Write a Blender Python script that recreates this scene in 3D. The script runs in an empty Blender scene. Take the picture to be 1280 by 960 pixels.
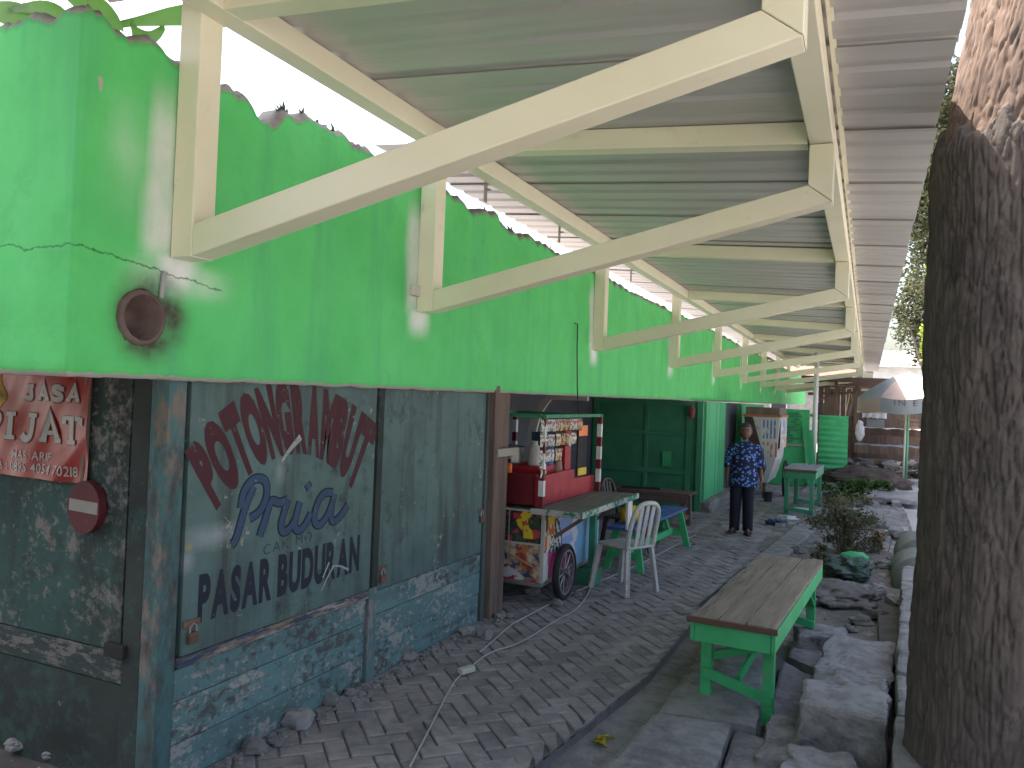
import bpy, bmesh, math, random
from mathutils import Vector, Matrix, noise
random.seed(7)
R = math.radians
scene = bpy.context.scene
C = scene.collection
# ------------------------------------------------------------------ camera
CAM = Vector((0, 0, 1.75)); FPX = 975.0
d = Vector((1086-640, -(513.5-480), -FPX)).normalized()          # the market wall runs along +Y
u = Vector((math.sin(R(2.2)), math.cos(R(2.2)), 0)); u.z = -(u.x*d.x+u.y*d.y)/d.z; u.normalize()
MW = Matrix((d.cross(u), d, u))                                   # camera axes -> world axes
cd = bpy.data.cameras.new('camera'); cam = bpy.data.objects.new('camera', cd); C.objects.link(cam)
cd.sensor_width = 36; cd.lens = FPX/1280*36; cd.clip_start = .05; cd.clip_end = 2000
cam.matrix_world = Matrix.Translation(CAM) @ MW.to_4x4()
scene.camera = cam
def at(px, py, X=None, Y=None, Z=None):
    v = MW @ Vector((px-640, -(py-480), -FPX))
    t = X/v.x if X is not None else Y/v.y if Y is not None else (Z-CAM.z)/v.z
    return CAM + v*t
# ------------------------------------------------------------------ sky, sun, exposure
SUN_EL, SUN_AZ = 66, -92            # degrees; azimuth clockwise from +Y (sun stands over the left, behind the canopy)
w = bpy.data.worlds.new('World'); scene.world = w; w.use_nodes = True
nt = w.node_tree; bg = nt.nodes['Background']
sky = nt.nodes.new('ShaderNodeTexSky'); sky.sky_type = 'NISHITA'; sky.sun_disc = False
sky.sun_elevation = R(SUN_EL); sky.sun_rotation = R(SUN_AZ); sky.air_density = 1.2; sky.dust_density = 6.0; sky.ozone_density = 1.0
nt.links.new(sky.outputs[0], bg.inputs[0]); bg.inputs[1].default_value = 0.15
sl = bpy.data.lights.new('sun', 'SUN'); sl.energy = 4.5; sl.angle = R(.5); sl.color = (1, .95, .87)
so = bpy.data.objects.new('sun', sl); C.objects.link(so)
tosun = Vector((math.sin(R(SUN_AZ))*math.cos(R(SUN_EL)), math.cos(R(SUN_AZ))*math.cos(R(SUN_EL)), math.sin(R(SUN_EL))))
so.rotation_euler = tosun.to_track_quat('Z', 'Y').to_euler(); so.location = tosun*30
vs = scene.view_settings; vs.view_transform = 'Standard'; vs.look = 'None'; vs.gamma = 1; vs.exposure = 1.92
scene.render.engine = 'CYCLES'
scene.cycles.max_bounces = 8; scene.cycles.diffuse_bounces = 5
# ------------------------------------------------------------------ helpers
def tag(o, label=None, cat=None, group=None, kind=None):
    for k, v in (('label', label), ('category', cat), ('group', group), ('kind', kind)):
        if v: o[k] = v
    return o
def thing(name, label, cat, loc=(0, 0, 0), group=None, rz=0):
    o = bpy.data.objects.new(name, None); C.objects.link(o); o.location = loc; o.rotation_euler.z = rz
    o.empty_display_size = .1
    return tag(o, label, cat, group)
def rootloc(p):
    while p.parent: p = p.parent
    return p.location.copy()
class MB:
    def __init__(s): s.v = []; s.f = []
    def add(s, vs_, fs):
        n = len(s.v); s.v += [tuple(q) for q in vs_]; s.f += [tuple(i+n for i in f) for f in fs]; return s
    def box(s, c, size, rz=0, rx=0, ry=0):
        m = Matrix.Translation(Vector(c)) @ Matrix.Rotation(rz, 4, 'Z') @ Matrix.Rotation(ry, 4, 'Y') @ Matrix.Rotation(rx, 4, 'X')
        h = [x/2 for x in size]
        P = [m @ Vector((a*h[0], b*h[1], e*h[2])) for a in (-1, 1) for b in (-1, 1) for e in (-1, 1)]
        return s.add(P, [(0, 1, 3, 2), (4, 6, 7, 5), (0, 4, 5, 1), (2, 3, 7, 6), (0, 2, 6, 4), (1, 5, 7, 3)])
    def bb(s, a, b): return s.box([(a[i]+b[i])/2 for i in range(3)], [abs(b[i]-a[i]) for i in range(3)])
    def beam(s, p0, p1, wd, ht, up=(0, 0, 1)):
        p0, p1 = Vector(p0), Vector(p1); t = (p1-p0).normalized(); up = Vector(up)
        x = t.cross(up).normalized(); y = x.cross(t)
        P = [p + x*a*wd/2 + y*b*ht/2 for p in (p0, p1) for a, b in ((-1, -1), (1, -1), (1, 1), (-1, 1))]
        return s.add(P, [(3, 2, 1, 0), (4, 5, 6, 7), (0, 1, 5, 4), (1, 2, 6, 5), (2, 3, 7, 6), (3, 0, 4, 7)])
    def loft(s, rings, cap=True):
        n = len(rings[0]); b = len(s.v); fs = []
        for r in rings: s.v += [tuple(q) for q in r]
        for i in range(len(rings)-1):
            for j in range(n):
                k = (j+1) % n; s.f.append((b+i*n+j, b+i*n+k, b+(i+1)*n+k, b+(i+1)*n+j))
        if cap: s.f.append(tuple(b+j for j in reversed(range(n)))); s.f.append(tuple(b+(len(rings)-1)*n+j for j in range(n)))
        return s
    def tube(s, pts, r, n=8, cap=True):
        pts = [Vector(p) for p in pts]; rings = []; ref = None
        for i, p in enumerate(pts):
            t = (pts[min(i+1, len(pts)-1)]-pts[max(i-1, 0)]).normalized()
            if ref is None: ref = Vector((0, 0, 1)) if abs(t.z) < .9 else Vector((1, 0, 0))
            x = t.cross(ref).normalized(); y = x.cross(t); ref = y
            rr = r[i] if isinstance(r, (list, tuple)) else r
            rings.append([p + (x*math.cos(2*math.pi*k/n)+y*math.sin(2*math.pi*k/n))*rr for k in range(n)])
        return s.loft(rings, cap)
    def lathe(s, c, prof, n=24):
        c = Vector(c)
        return s.loft([[c+Vector((r*math.cos(2*math.pi*k/n), r*math.sin(2*math.pi*k/n), z)) for k in range(n)] for r, z in prof])
    def ell(s, c, r, nu=14, nv=9, fn=None):
        c = Vector(c); rings = []
        for i in range(1, nv):
            th = math.pi*i/nv; ring = []
            for k in range(nu):
                ph = 2*math.pi*k/nu; q = Vector((math.sin(th)*math.cos(ph), math.sin(th)*math.sin(ph), -math.cos(th)))
                sc = fn(q) if fn else 1
                ring.append(c+Vector((q.x*r[0], q.y*r[1], q.z*r[2]))*sc)
            rings.append(ring)
        return s.loft(rings)
    def build(s, name, m, parent=None, bevel=0, smooth=False, origin=None, local=False):
        me = bpy.data.meshes.new(name)
        o_ = Vector((0, 0, 0)) if local else (rootloc(parent) if parent else Vector(origin or (0, 0, 0)))
        me.from_pydata([tuple(Vector(q)-o_) for q in s.v], [], s.f); me.update()
        o = bpy.data.objects.new(name, me); C.objects.link(o)
        if parent: o.parent = parent
        elif not local: o.location = o_
        if m: me.materials.append(m)
        if smooth:
            me.polygons.foreach_set('use_smooth', [True]*len(me.polygons))
        if bevel:
            b = o.modifiers.new('bevel', 'BEVEL'); b.width = bevel; b.segments = 2; b.limit_method = 'ANGLE'; b.angle_limit = R(40)
        return o
def copy_tree(o, parent=None):
    c = o.copy(); C.objects.link(c); c.parent = parent
    for ch in list(o.children): copy_tree(ch, c)
    return c
def part(name, m, parent, a, b, bevel=.004): return MB().bb(a, b).build(name, m, parent, bevel)
# ---- materials
MATS = {}
def mat(name, cols, scale=4., stretch=(1, 1, 1), rough=.8, bump=.25, bscale=60., peel=None, peel2=None, rnd=0., metal=0., detail=6, attr=None, streak=None, transl=0, spec=.3, crack=None):
    if name in MATS: return MATS[name]
    m = bpy.data.materials.new(name); m.use_nodes = True; N = m.node_tree.nodes; L = m.node_tree.links.new
    p = N['Principled BSDF']; p.inputs['Metallic'].default_value = metal; p.inputs['Specular IOR Level'].default_value = spec
    tc = N.new('ShaderNodeTexCoord'); oi = N.new('ShaderNodeObjectInfo')
    ofs = N.new('ShaderNodeVectorMath'); ofs.operation = 'SCALE'; ofs.inputs[0].default_value = (13.1, 7.7, 5.3); L(oi.outputs['Random'], ofs.inputs['Scale'])
    ad = N.new('ShaderNodeVectorMath'); ad.operation = 'ADD'; L(tc.outputs['Object'], ad.inputs[0]); L(ofs.outputs[0], ad.inputs[1])
    mp = N.new('ShaderNodeVectorMath'); mp.operation = 'MULTIPLY'; mp.inputs[1].default_value = stretch; L(ad.outputs[0], mp.inputs[0])
    def nz(sc, det=6, vec=None, rg=.6):
        n = N.new('ShaderNodeTexNoise'); n.inputs['Scale'].default_value = sc; n.inputs['Detail'].default_value = det; n.inputs['Roughness'].default_value = rg
        L(vec or mp.outputs[0], n.inputs['Vector']); return n.outputs[0]
    def ramp(v, pts):
        r = N.new('ShaderNodeValToRGB'); e = r.color_ramp.elements
        while len(e) < len(pts): e.new(.5)
        for i, (q, c) in enumerate(pts): e[i].position = q; e[i].color = (*c, 1) if len(c) == 3 else c
        L(v, r.inputs[0]); return r.outputs[0]
    def mix(f, a, b, mode='MIX'):
        x = N.new('ShaderNodeMix'); x.data_type = 'RGBA'; x.blend_type = mode
        if isinstance(f, float): x.inputs[0].default_value = f
        else: L(f, x.inputs[0])
        for s_, i in ((a, 6), (b, 7)):
            if isinstance(s_, tuple): x.inputs[i].default_value = (*s_, 1)
            else: L(s_, x.inputs[i])
        return x.outputs[2]
    if len(cols) == 1: cols = [(.3, tuple(c*.86 for c in cols[0])), (.7, tuple(min(1, c*1.1) for c in cols[0]))]
    col = ramp(nz(scale, detail), cols)
    if streak:
        sv = N.new('ShaderNodeVectorMath'); sv.operation = 'MULTIPLY'; sv.inputs[1].default_value = streak[2]; L(ad.outputs[0], sv.inputs[0])
        f = ramp(nz(1, 5, sv.outputs[0]), [(streak[1], (0, 0, 0)), (min(.98, streak[1]+.22), (1, 1, 1))])
        col = mix(f, col, streak[0])
    bsrc = nz(bscale, 8); hs = None
    for pl in (peel, peel2):
        if pl:
            c_, amt, sc, soft = pl
            mm = N.new('ShaderNodeMath'); mm.operation = 'MULTIPLY_ADD'; L(nz(sc*1.9, 12, rg=.72), mm.inputs[0]); mm.inputs[1].default_value = .60
            m2 = N.new('ShaderNodeMath'); m2.operation = 'MULTIPLY'; L(nz(sc*.22, 4), m2.inputs[0]); m2.inputs[1].default_value = .40; L(m2.outputs[0], mm.inputs[2])
            t = 1-amt
            f = ramp(mm.outputs[0], [(t-soft, (0, 0, 0)), (t+soft, (1, 1, 1))])
            col = mix(f, col, c_); hs = f if hs is None else hs
    if attr: col = attr(N, L, mix, nz, ramp, col)
    if crack:
        vo = N.new('ShaderNodeTexVoronoi'); vo.feature = 'DISTANCE_TO_EDGE'; vo.inputs['Scale'].default_value = crack[0]
        wv = N.new('ShaderNodeVectorMath'); wv.operation = 'MULTIPLY_ADD'; wv.inputs[1].default_value = (.12, .12, .12)
        nn = N.new('ShaderNodeTexNoise'); nn.inputs['Scale'].default_value = 7; L(mp.outputs[0], nn.inputs['Vector']); L(nn.outputs['Color'], wv.inputs[0]); L(mp.outputs[0], wv.inputs[2]); L(wv.outputs[0], vo.inputs['Vector'])
        f = ramp(vo.outputs[0], [(0, (1, 1, 1)), (crack[1], (0, 0, 0))])
        col = mix(f, col, crack[2])
    if rnd:
        g = N.new('ShaderNodeNewGeometry'); a_ = N.new('ShaderNodeMath'); a_.operation = 'ADD'; L(oi.outputs['Random'], a_.inputs[0]); L(g.outputs['Random Per Island'], a_.inputs[1])
        fr = N.new('ShaderNodeMath'); fr.operation = 'FRACT'; L(a_.outputs[0], fr.inputs[0])
        mr = N.new('ShaderNodeMapRange'); mr.inputs[3].default_value = 1-rnd; mr.inputs[4].default_value = 1+rnd; L(fr.outputs[0], mr.inputs[0])
        hv = N.new('ShaderNodeHueSaturation'); L(mr.outputs[0], hv.inputs['Value']); L(col, hv.inputs['Color']); col = hv.outputs[0]
    L(col, p.inputs['Base Color'])
    rr = N.new('ShaderNodeMapRange'); rr.inputs[3].default_value = max(.05, rough-.12); rr.inputs[4].default_value = min(1, rough+.12); L(nz(scale*2.3, 4), rr.inputs[0]); L(rr.outputs[0], p.inputs['Roughness'])
    if bump:
        b = N.new('ShaderNodeBump'); b.inputs['Strength'].default_value = bump; b.inputs['Distance'].default_value = .006; L(bsrc, b.inputs['Height']); last = b
        if hs:
            b2 = N.new('ShaderNodeBump'); b2.invert = True; b2.inputs['Strength'].default_value = .5; b2.inputs['Distance'].default_value = .003; L(hs, b2.inputs['Height']); L(b.outputs[0], b2.inputs['Normal']); last = b2
        L(last.outputs[0], p.inputs['Normal'])
    if transl:
        t = N.new('ShaderNodeBsdfTranslucent'); L(col, t.inputs[0]); mx = N.new('ShaderNodeMixShader'); mx.inputs[0].default_value = transl
        L(p.outputs[0], mx.inputs[1]); L(t.outputs[0], mx.inputs[2]); L(mx.outputs[0], N['Material Output'].inputs[0])
    MATS[name] = m; return m
def vcol_mat(name, rough=.55, dirt=.25):
    """print: colours come from the face colours of the printed sheet"""
    def f(N, L, mix, nz, ramp, col):
        a = N.new('ShaderNodeAttribute'); a.attribute_name = 'Col'
        return mix(ramp(nz(9.), [(.5, (0, 0, 0)), (.8, (dirt, dirt, dirt))]), a.outputs[0], (.25, .23, .22))
    return mat(name, [(.5, .5, .5)], attr=f, rough=rough, bump=.05)
WOODG = (.26, .235, .205)
def smudge(N, L, mix, nz, ramp, col):                     # old white over-spray and a yellow dab on the lettered door
    tc_ = N.new('ShaderNodeTexCoord')
    for c_, sc_, colr, k in (((.88, -1.28, 1.06), (1, 3.2, 9), (.33, .37, .38), .6), ((.88, -.86, 1.33), (1, 14, 7), (.36, .38, .38), .35), ((.88, -1.43, 1.03), (1, 26, 26), (.34, .27, .05), .7), ((.88, -1.44, .97), (1, 12, 10), (.36, .38, .39), .5)):
        a_ = N.new('ShaderNodeVectorMath'); a_.operation = 'SUBTRACT'; L(tc_.outputs['Object'], a_.inputs[0]); a_.inputs[1].default_value = c_
        m_ = N.new('ShaderNodeVectorMath'); m_.operation = 'MULTIPLY'; L(a_.outputs[0], m_.inputs[0]); m_.inputs[1].default_value = sc_
        l_ = N.new('ShaderNodeVectorMath'); l_.operation = 'LENGTH'; L(m_.outputs[0], l_.inputs[0])
        n_ = N.new('ShaderNodeMath'); n_.operation = 'MULTIPLY_ADD'; L(nz(6., 5), n_.inputs[0]); n_.inputs[1].default_value = .6; L(l_.outputs['Value'], n_.inputs[2])
        col = mix(ramp(n_.outputs[0], [(.35, (k, k, k)), (1.15, (0, 0, 0))]), col, colr)
    return col
GRIME = dict(streak=((.045, .05, .048), .50, (7, 7, .8)))
TEALC = [(.3, (.064, .10, .096)), (.5, (.086, .138, .13)), (.7, (.105, .168, .158))]
teal = mat('teal_paint', TEALC, 2.2, rough=.75, bump=.25, bscale=35, peel=((.27, .265, .245), .395, 9, .014), peel2=((.045, .055, .054), .41, 5, .06), **GRIME)
teal_door = mat('teal_door_paint', TEALC, 2.2, rough=.75, bump=.25, bscale=35, peel=((.27, .265, .245), .387, 9, .014), peel2=((.035, .045, .045), .39, 5, .06), attr=smudge, **GRIME)
teal_rough = mat('teal_paint_flaking', [(.3, (.026, .056, .05)), (.7, (.04, .085, .077))], 2.5, rough=.85, bump=.4, bscale=30, peel=((.17, .155, .14), .455, 10, .03), peel2=((.03, .034, .032), .45, 6, .06), streak=((.025, .03, .028), .46, (5, 5, .6)))  # end panel teal, base tone lowered to stand in for shade
teal_dark = mat('teal_grime', [(.3, (.022, .026, .024)), (.65, (.038, .045, .042))], 3, rough=.9, bump=.4, bscale=25, peel=((.035, .07, .065), .44, 6, .05), peel2=((.15, .135, .125), .372, 12, .02))
blue_pl = mat('sky_blue_plank_paint', [(.3, (.088, .158, .163)), (.7, (.13, .228, .233))], 3, stretch=(1, 1, 1.6), rough=.8, bump=.4, bscale=30, peel=((.29, .285, .27), .462, 10, .02), peel2=((.075, .076, .074), .437, 7, .03), streak=((.07, .10, .105), .52, (6, .8, 6)), rnd=.08)
corner_w = mat('corner_post_paint', [(.3, (.05, .105, .108)), (.7, (.08, .165, .168))], 3, stretch=(1, 1, .4), rough=.8, bump=.4, peel=((.19, .15, .125), .45, 9, .03), peel2=((.05, .045, .043), .46, 6, .06))
oldwood = mat('old_brown_wood', [(.3, (.10, .068, .055)), (.7, (.19, .13, .105))], 5, stretch=(3, 3, .35), rough=.85, bump=.5, bscale=30)
oldwood_h = mat('old_grey_board', [(.25, (.195, .15, .115)), (.75, (.34, .265, .20))], 5, stretch=(5, .35, 5), rough=.85, bump=.7, bscale=26, rnd=.16, peel=((.10, .085, .072), .42, 5, .06))
oldwood_x = mat('old_brown_bench_wood', [(.3, (.075, .05, .043)), (.7, (.15, .10, .085))], 5, stretch=(.35, 4, 4), rough=.85, bump=.5, bscale=26, rnd=.1)
def band_attr(N, L, mix, nz, ramp, col):
    a = N.new('ShaderNodeAttribute'); a.attribute_name = 'Col'; s = N.new('ShaderNodeSeparateColor'); L(a.outputs[0], s.inputs[0])
    def mth(op, x, y, z=None):
        m_ = N.new('ShaderNodeMath'); m_.operation = op
        for i, v in enumerate((x, y, z)):
            if v is None: continue
            if isinstance(v, (int, float)): m_.inputs[i].default_value = v
            else: L(v, m_.inputs[i])
        return m_.outputs[0]
    col = mix(mth('MULTIPLY', s.outputs[0], mth('MULTIPLY_ADD', nz(7.), .9, .5)), col, (.74, .74, .72))
    fb_ = mth('ADD', s.outputs[2], mth('MULTIPLY_ADD', nz(30., 9), .9, -.45))
    col = mix(ramp(fb_, [(.46, (0, 0, 0)), (.52, (1, 1, 1))]), col, (.40, .38, .34))
    col = mix(mth('MULTIPLY', s.outputs[1], mth('MULTIPLY_ADD', nz(16.), 1.3, .25)), col, (.07, .052, .048))
    tc_ = N.new('ShaderNodeTexCoord'); sx = N.new('ShaderNodeSeparateXYZ'); L(tc_.outputs['Object'], sx.inputs[0])
    for z0, k, ym in ((.475, -.10, .62), (.33, .05, -5.)):                      # hairline cracks near the corner
        dz = mth('ABSOLUTE', mth('SUBTRACT', sx.outputs[2], mth('ADD', mth('MULTIPLY_ADD', sx.outputs[1], k, z0), mth('MULTIPLY_ADD', nz(4., 8, rg=.7), .12, -.06))), 0)
        f = mth('MULTIPLY', ramp(dz, [(.0018, (1, 1, 1)), (.0042, (0, 0, 0))]), mth('LESS_THAN', sx.outputs[1], ym))
        col = mix(f, col, (.02, .10, .035))
    return col
band_m = mat('green_render', [(.2, (.085, .47, .125)), (.5, (.105, .55, .16)), (.8, (.135, .60, .20))], 2.6, rough=.72, bump=.5, bscale=22, attr=band_attr, peel=((.30, .42, .30), .342, 14, .02), peel2=((.085, .42, .125), .37, 3, .10), streak=((.09, .44, .17), .52, (4, 4, .5)), spec=.22)
green = mat('green_paint', [(.3, (.035, .32, .11)), (.7, (.06, .42, .16))], 4, rough=.55, bump=.25, bscale=30, peel=((.20, .22, .17), .40, 14, .02), rnd=.08, spec=.4)
green_d = mat('dark_green_paint', [(.3, (.036, .18, .095)), (.7, (.058, .25, .135))], 3, rough=.65, bump=.25, bscale=25, peel=((.12, .14, .12), .36, 12, .02), rnd=.06)
green_b = mat('green_board_paint', [(.3, (.04, .30, .12)), (.7, (.075, .40, .17))], 4, stretch=(3, 3, .5), rough=.7, bump=.3, peel=((.22, .30, .22), .42, 9, .02), rnd=.1)
cream = mat('cream_steel_paint', [(.3, (.72, .67, .50)), (.7, (.80, .75, .58))], 1.5, rough=.38, bump=.06, bscale=18, peel=((.50, .43, .33), .35, 5, .06), peel2=((.30, .20, .13), .318, 14, .015), spec=.45)
zinc = mat('roof_sheet_metal', [(.3, (.50, .475, .46)), (.7, (.57, .545, .53))], 1.2, stretch=(.3, 6, 1), rough=.40, bump=.08, bscale=10, metal=.2, streak=((.43, .405, .39), .55, (.5, 5, 1)), rnd=.07)
paver = mat('concrete_paver', [(.25, (.22, .192, .184)), (.75, (.31, .272, .262))], 5, rough=.9, bump=.6, bscale=45, rnd=.14, peel=((.14, .13, .135), .47, 4, .08))
bed = mat('paver_bedding_sand', [(.3, (.085, .078, .077)), (.7, (.15, .138, .135))], 9, rough=1, bump=.6)
conc = mat('weathered_concrete', [(.25, (.19, .178, .175)), (.75, (.31, .29, .283))], 3, rough=.92, bump=.7, bscale=28, rnd=.12, peel=((.13, .12, .12), .48, 5, .08), peel2=((.34, .33, .32), .345, 9, .04), streak=((.12, .11, .108), .56, (1.5, 1.5, 1.5)))
stone_m = mat('grey_stone', [(.25, (.14, .13, .13)), (.75, (.27, .255, .25))], 6, rough=.9, bump=.7, bscale=20, rnd=.25)
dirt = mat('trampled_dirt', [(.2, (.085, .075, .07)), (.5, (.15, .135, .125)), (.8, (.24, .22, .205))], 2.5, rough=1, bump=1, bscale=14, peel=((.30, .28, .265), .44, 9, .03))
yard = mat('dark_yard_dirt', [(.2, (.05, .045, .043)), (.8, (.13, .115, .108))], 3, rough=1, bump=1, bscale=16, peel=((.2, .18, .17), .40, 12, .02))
ground_m = mat('dusty_ground', [(.2, (.27, .25, .23)), (.8, (.40, .37, .34))], .35, rough=1, bump=.6, bscale=6)
asph = mat('dusty_street', [(.3, (.26, .248, .235)), (.7, (.36, .342, .322))], .6, rough=.95, bump=.5, bscale=50)
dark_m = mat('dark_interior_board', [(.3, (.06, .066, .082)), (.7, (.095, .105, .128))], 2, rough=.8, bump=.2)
white_m = mat('white_plastic', [(.45, .44, .42)], 5, rough=.5, bump=.05, peel=((.28, .26, .24), .42, 12, .06))
white_p = mat('white_paint', [(.62, .61, .6)], 2, rough=.6, bump=.1)
offwhite = mat('faded_white', [(.47, .45, .43)], 6, rough=.7, bump=.1)
black_m = mat('black_rubber', [(.022, .021, .022)], 8, rough=.75, bump=.2)
darkpl = mat('dark_brown_plastic', [(.035, .028, .027)], 8, rough=.5, bump=.05)
steel_m = mat('dull_steel', [(.32, .31, .30)], 6, rough=.45, metal=.7, bump=.1)
rust = mat('rusty_iron', [(.3, (.10, .055, .04)), (.7, (.19, .11, .08))], 9, rough=.85, bump=.4)
red_m = mat('red_paint', [(.3, (.28, .012, .022)), (.7, (.40, .022, .034))], 4, rough=.5, bump=.1, peel=((.14, .02, .025), .40, 8, .04))
dkred = mat('dark_red_paint', [(.3, (.115, .010, .018)), (.7, (.17, .016, .025))], 4, rough=.55, bump=.1)
signred = mat('sign_red', [(.085, .013, .017)], 6, rough=.6, bump=.1, peel=((.05, .02, .02), .42, 8, .05))
blue_m = mat('blue_paint', [(.3, (.03, .075, .22)), (.7, (.05, .115, .30))], 5, stretch=(4, .5, 4), rough=.6, bump=.3, peel=((.15, .15, .17), .42, 9, .03))
cyanblue = mat('slate_blue_panel', [(.045, .11, .16)], 4, rough=.6)
yellow_m = mat('yellow_plastic', [(.62, .42, .015)], 5, rough=.4, bump=.3, bscale=12)
orange_m = mat('orange_plastic', [(.8, .18, .02)], 4, rough=.35)
bluepl = mat('blue_plastic', [(.03, .11, .45)], 4, rough=.35)
cable_m = mat('grey_cable', [(.36, .34, .33)], 6, rough=.6)
tarp_w = mat('white_tarp', [(.62, .61, .62)], 2, rough=.6, bump=.4, bscale=8)
tarp_b = mat('blue_tarp', [(.08, .22, .50)], 2, rough=.5, bump=.4, bscale=8)
tarp_g = mat('grey_canvas', [(.23, .25, .26)], 2, rough=.8, bump=.3, bscale=8)
tarp_p = mat('faded_pink_canvas', [(.40, .30, .26)], 2, rough=.8, bump=.3, bscale=8)
def lettermat(name, c, under, amt): return mat(name, [c], 3, rough=.75, bump=.2, peel=(under, amt-.03, 10, .02), peel2=((.30, .30, .27), amt-.05, 9, .012))
let_red = lettermat('oxblood_lettering', (.062, .017, .023), (.055, .11, .105), .42)
let_blk = lettermat('navy_black_lettering', (.016, .02, .033), (.055, .11, .105), .40)
let_blue = lettermat('blue_script_lettering', (.038, .066, .125), (.05, .085, .11), .45)
let_thin = lettermat('thin_dark_lettering', (.025, .05, .055), (.055, .11, .105), .46)
leaf = mat('green_leaf', [(.3, (.035, .075, .018)), (.7, (.08, .135, .035))], 3, rough=.55, bump=0, rnd=.35, transl=.3)
leaf_dry = mat('dull_shrub_leaf', [(.3, (.06, .075, .035)), (.7, (.12, .12, .06))], 3, rough=.7, bump=0, rnd=.4, transl=.25)
leaf_y = mat('yellow_leaf', [(.40, .30, .03)], 3, rough=.6, bump=0, rnd=.3, transl=.3)
leaf_b = mat('banana_leaf', [(.12, .26, .04)], 2, rough=.45, bump=.1, transl=.45)
bark_far = mat('grey_bark', [(.16, .135, .115)], 4, rough=.95, bump=.6)

# ================================================================== GROUND
def sheet(name, x0, x1, y0, y1, m, hf, res, kind='structure', label=None):
    nx = max(1, int((x1-x0)/res)); ny = max(1, int((y1-y0)/res)); b = MB(); V = []
    for j in range(ny+1):
        for i in range(nx+1):
            x = x0+(x1-x0)*i/nx; y = y0+(y1-y0)*j/ny; V.append((x, y, hf(x, y)))
    b.add(V, [(j*(nx+1)+i, j*(nx+1)+i+1, (j+1)*(nx+1)+i+1, (j+1)*(nx+1)+i) for j in range(ny) for i in range(nx)])
    return tag(b.build(name, m, smooth=True), label, kind=kind)
def n3(x, y, s, z=0): return noise.noise(Vector((x*s, y*s, z)))
sheet('ground', -400, 400, -300, 500, ground_m, lambda x, y: -.30, 100)
sheet('street', .62, 9, -20, 120, asph, lambda x, y: .02, 20)
def verge_h(x, y):
    low = -.20 if y < 8 else min(.0, -.20+(y-8)*.1)
    if y > 12: low += .05
    return low + .035*n3(x, y, 2.3) + .02*n3(x, y, 7, 3) + (.02*abs(n3(x, y, 13, 5)))
sheet('verge', -1.20, .62, 1, 34, dirt, verge_h, .07)
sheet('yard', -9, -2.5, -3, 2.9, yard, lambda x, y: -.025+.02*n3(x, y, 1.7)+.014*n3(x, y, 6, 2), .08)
def xe(y):                                               # outer edge of the paved footpath
    return -1.22-max(0, 5-y)*.11 if y < 6.9 else -1.29+(y-6.9)*.066 if y < 16 else -.69+(y-16)*.05
bedmesh = MB()
ys = [-2+i*.5 for i in range(73)]
bedmesh.add([p for y in ys for p in ((-2.74 if y < 5.3 else -5.2, y, -.0095), (xe(y)-.02, y, -.0095))], [(2*i, 2*i+1, 2*i+3, 2*i+2) for i in range(len(ys)-1)])
bedmesh.add([p for y in ys for p in ((xe(y)-.02, y, -.016), (xe(y)-.02, y, -.2))], [(2*i, 2*i+1, 2*i+3, 2*i+2) for i in range(len(ys)-1)])
path = tag(bedmesh.build('footpath', bed), kind='structure')
BL, BW = .214, .107
pv = MB().box((0, 0, -.0275), (BL-.007, BW-.007, .055)).build('paver', paver, path, local=True)
bm = bmesh.new(); bm.from_mesh(pv.data); bmesh.ops.bevel(bm, geom=[e for e in bm.edges if all(v.co.z > -.01 for v in e.verts)], offset=.006, segments=1, affect='EDGES')
bmesh.ops.delete(bm, geom=[f for f in bm.faces if f.normal.z < -.9], context='FACES'); bm.to_mesh(pv.data); bm.free()
spots = []
A45 = R(45)
for i in range(-110, 160):
    for j in range(-110, 160):
        k = (i-j) % 4
        if k not in (0, 3): continue
        a, b, r0 = (i+1, j+.5, 0) if k == 0 else (i+.5, j+1, math.pi/2)
        x = (a*math.cos(A45)-b*math.sin(A45))*BW-1.9; y = (a*math.sin(A45)+b*math.cos(A45))*BW+6
        if y < 1.2 or y > 18.5 or x > xe(y)+.085 or x < (-2.80 if y < 5.45 else -4.4): continue
        if x < -2.85 and y > 12.6: continue
        spots.append((x, y, r0+A45))
def settle(x, y): return .006*n3(x, y, .9)+.004*n3(x, y, 3, 4)
spots.sort(key=lambda s: (s[0]**2+s[1]**2) if s[1] > 2.6 and s[0] < -.4*s[1]+2.2 else 900)
def cut(s): return s[0] > xe(s[1])-.12 or (s[1] < 5.6 and s[0] < -2.60)      # cut pavers along the edges
vis = [s for s in spots if s[1] > 2.9 and not cut(s)]; far = [s for s in spots if s not in set(vis[:300])]
for n, (x, y, r) in enumerate(vis[:300]):
    o = pv if n == 0 else pv.copy()
    if n: C.objects.link(o); o.parent = path
    o.location = (x+random.gauss(0, .0015), y+random.gauss(0, .0015), settle(x, y)+random.gauss(0, .0025)); o.rotation_euler = (random.gauss(0, .012), random.gauss(0, .012), r+random.gauss(0, .01))
fb = MB(); pvv = [v.co.copy() for v in pv.data.vertices]; pvf = [tuple(p.vertices) for p in pv.data.polygons]
for x, y, r in far:
    m4 = Matrix.Translation((x, y, settle(x, y)+random.gauss(0, .003))) @ Matrix.Rotation(r+random.gauss(0, .012), 4, 'Z') @ Matrix.Rotation(random.gauss(0, .014), 4, 'X')
    V = [m4 @ v for v in pvv]
    if cut((x, y)):
        for v in V: v.x = max(min(v.x, xe(v.y)-.024), -2.712 if y < 5.5 else -9)
        if max(v.x for v in V)-min(v.x for v in V) < .03: continue
    fb.add(V, pvf)
tag(fb.build('paving', paver, path), kind='stuff')

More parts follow.
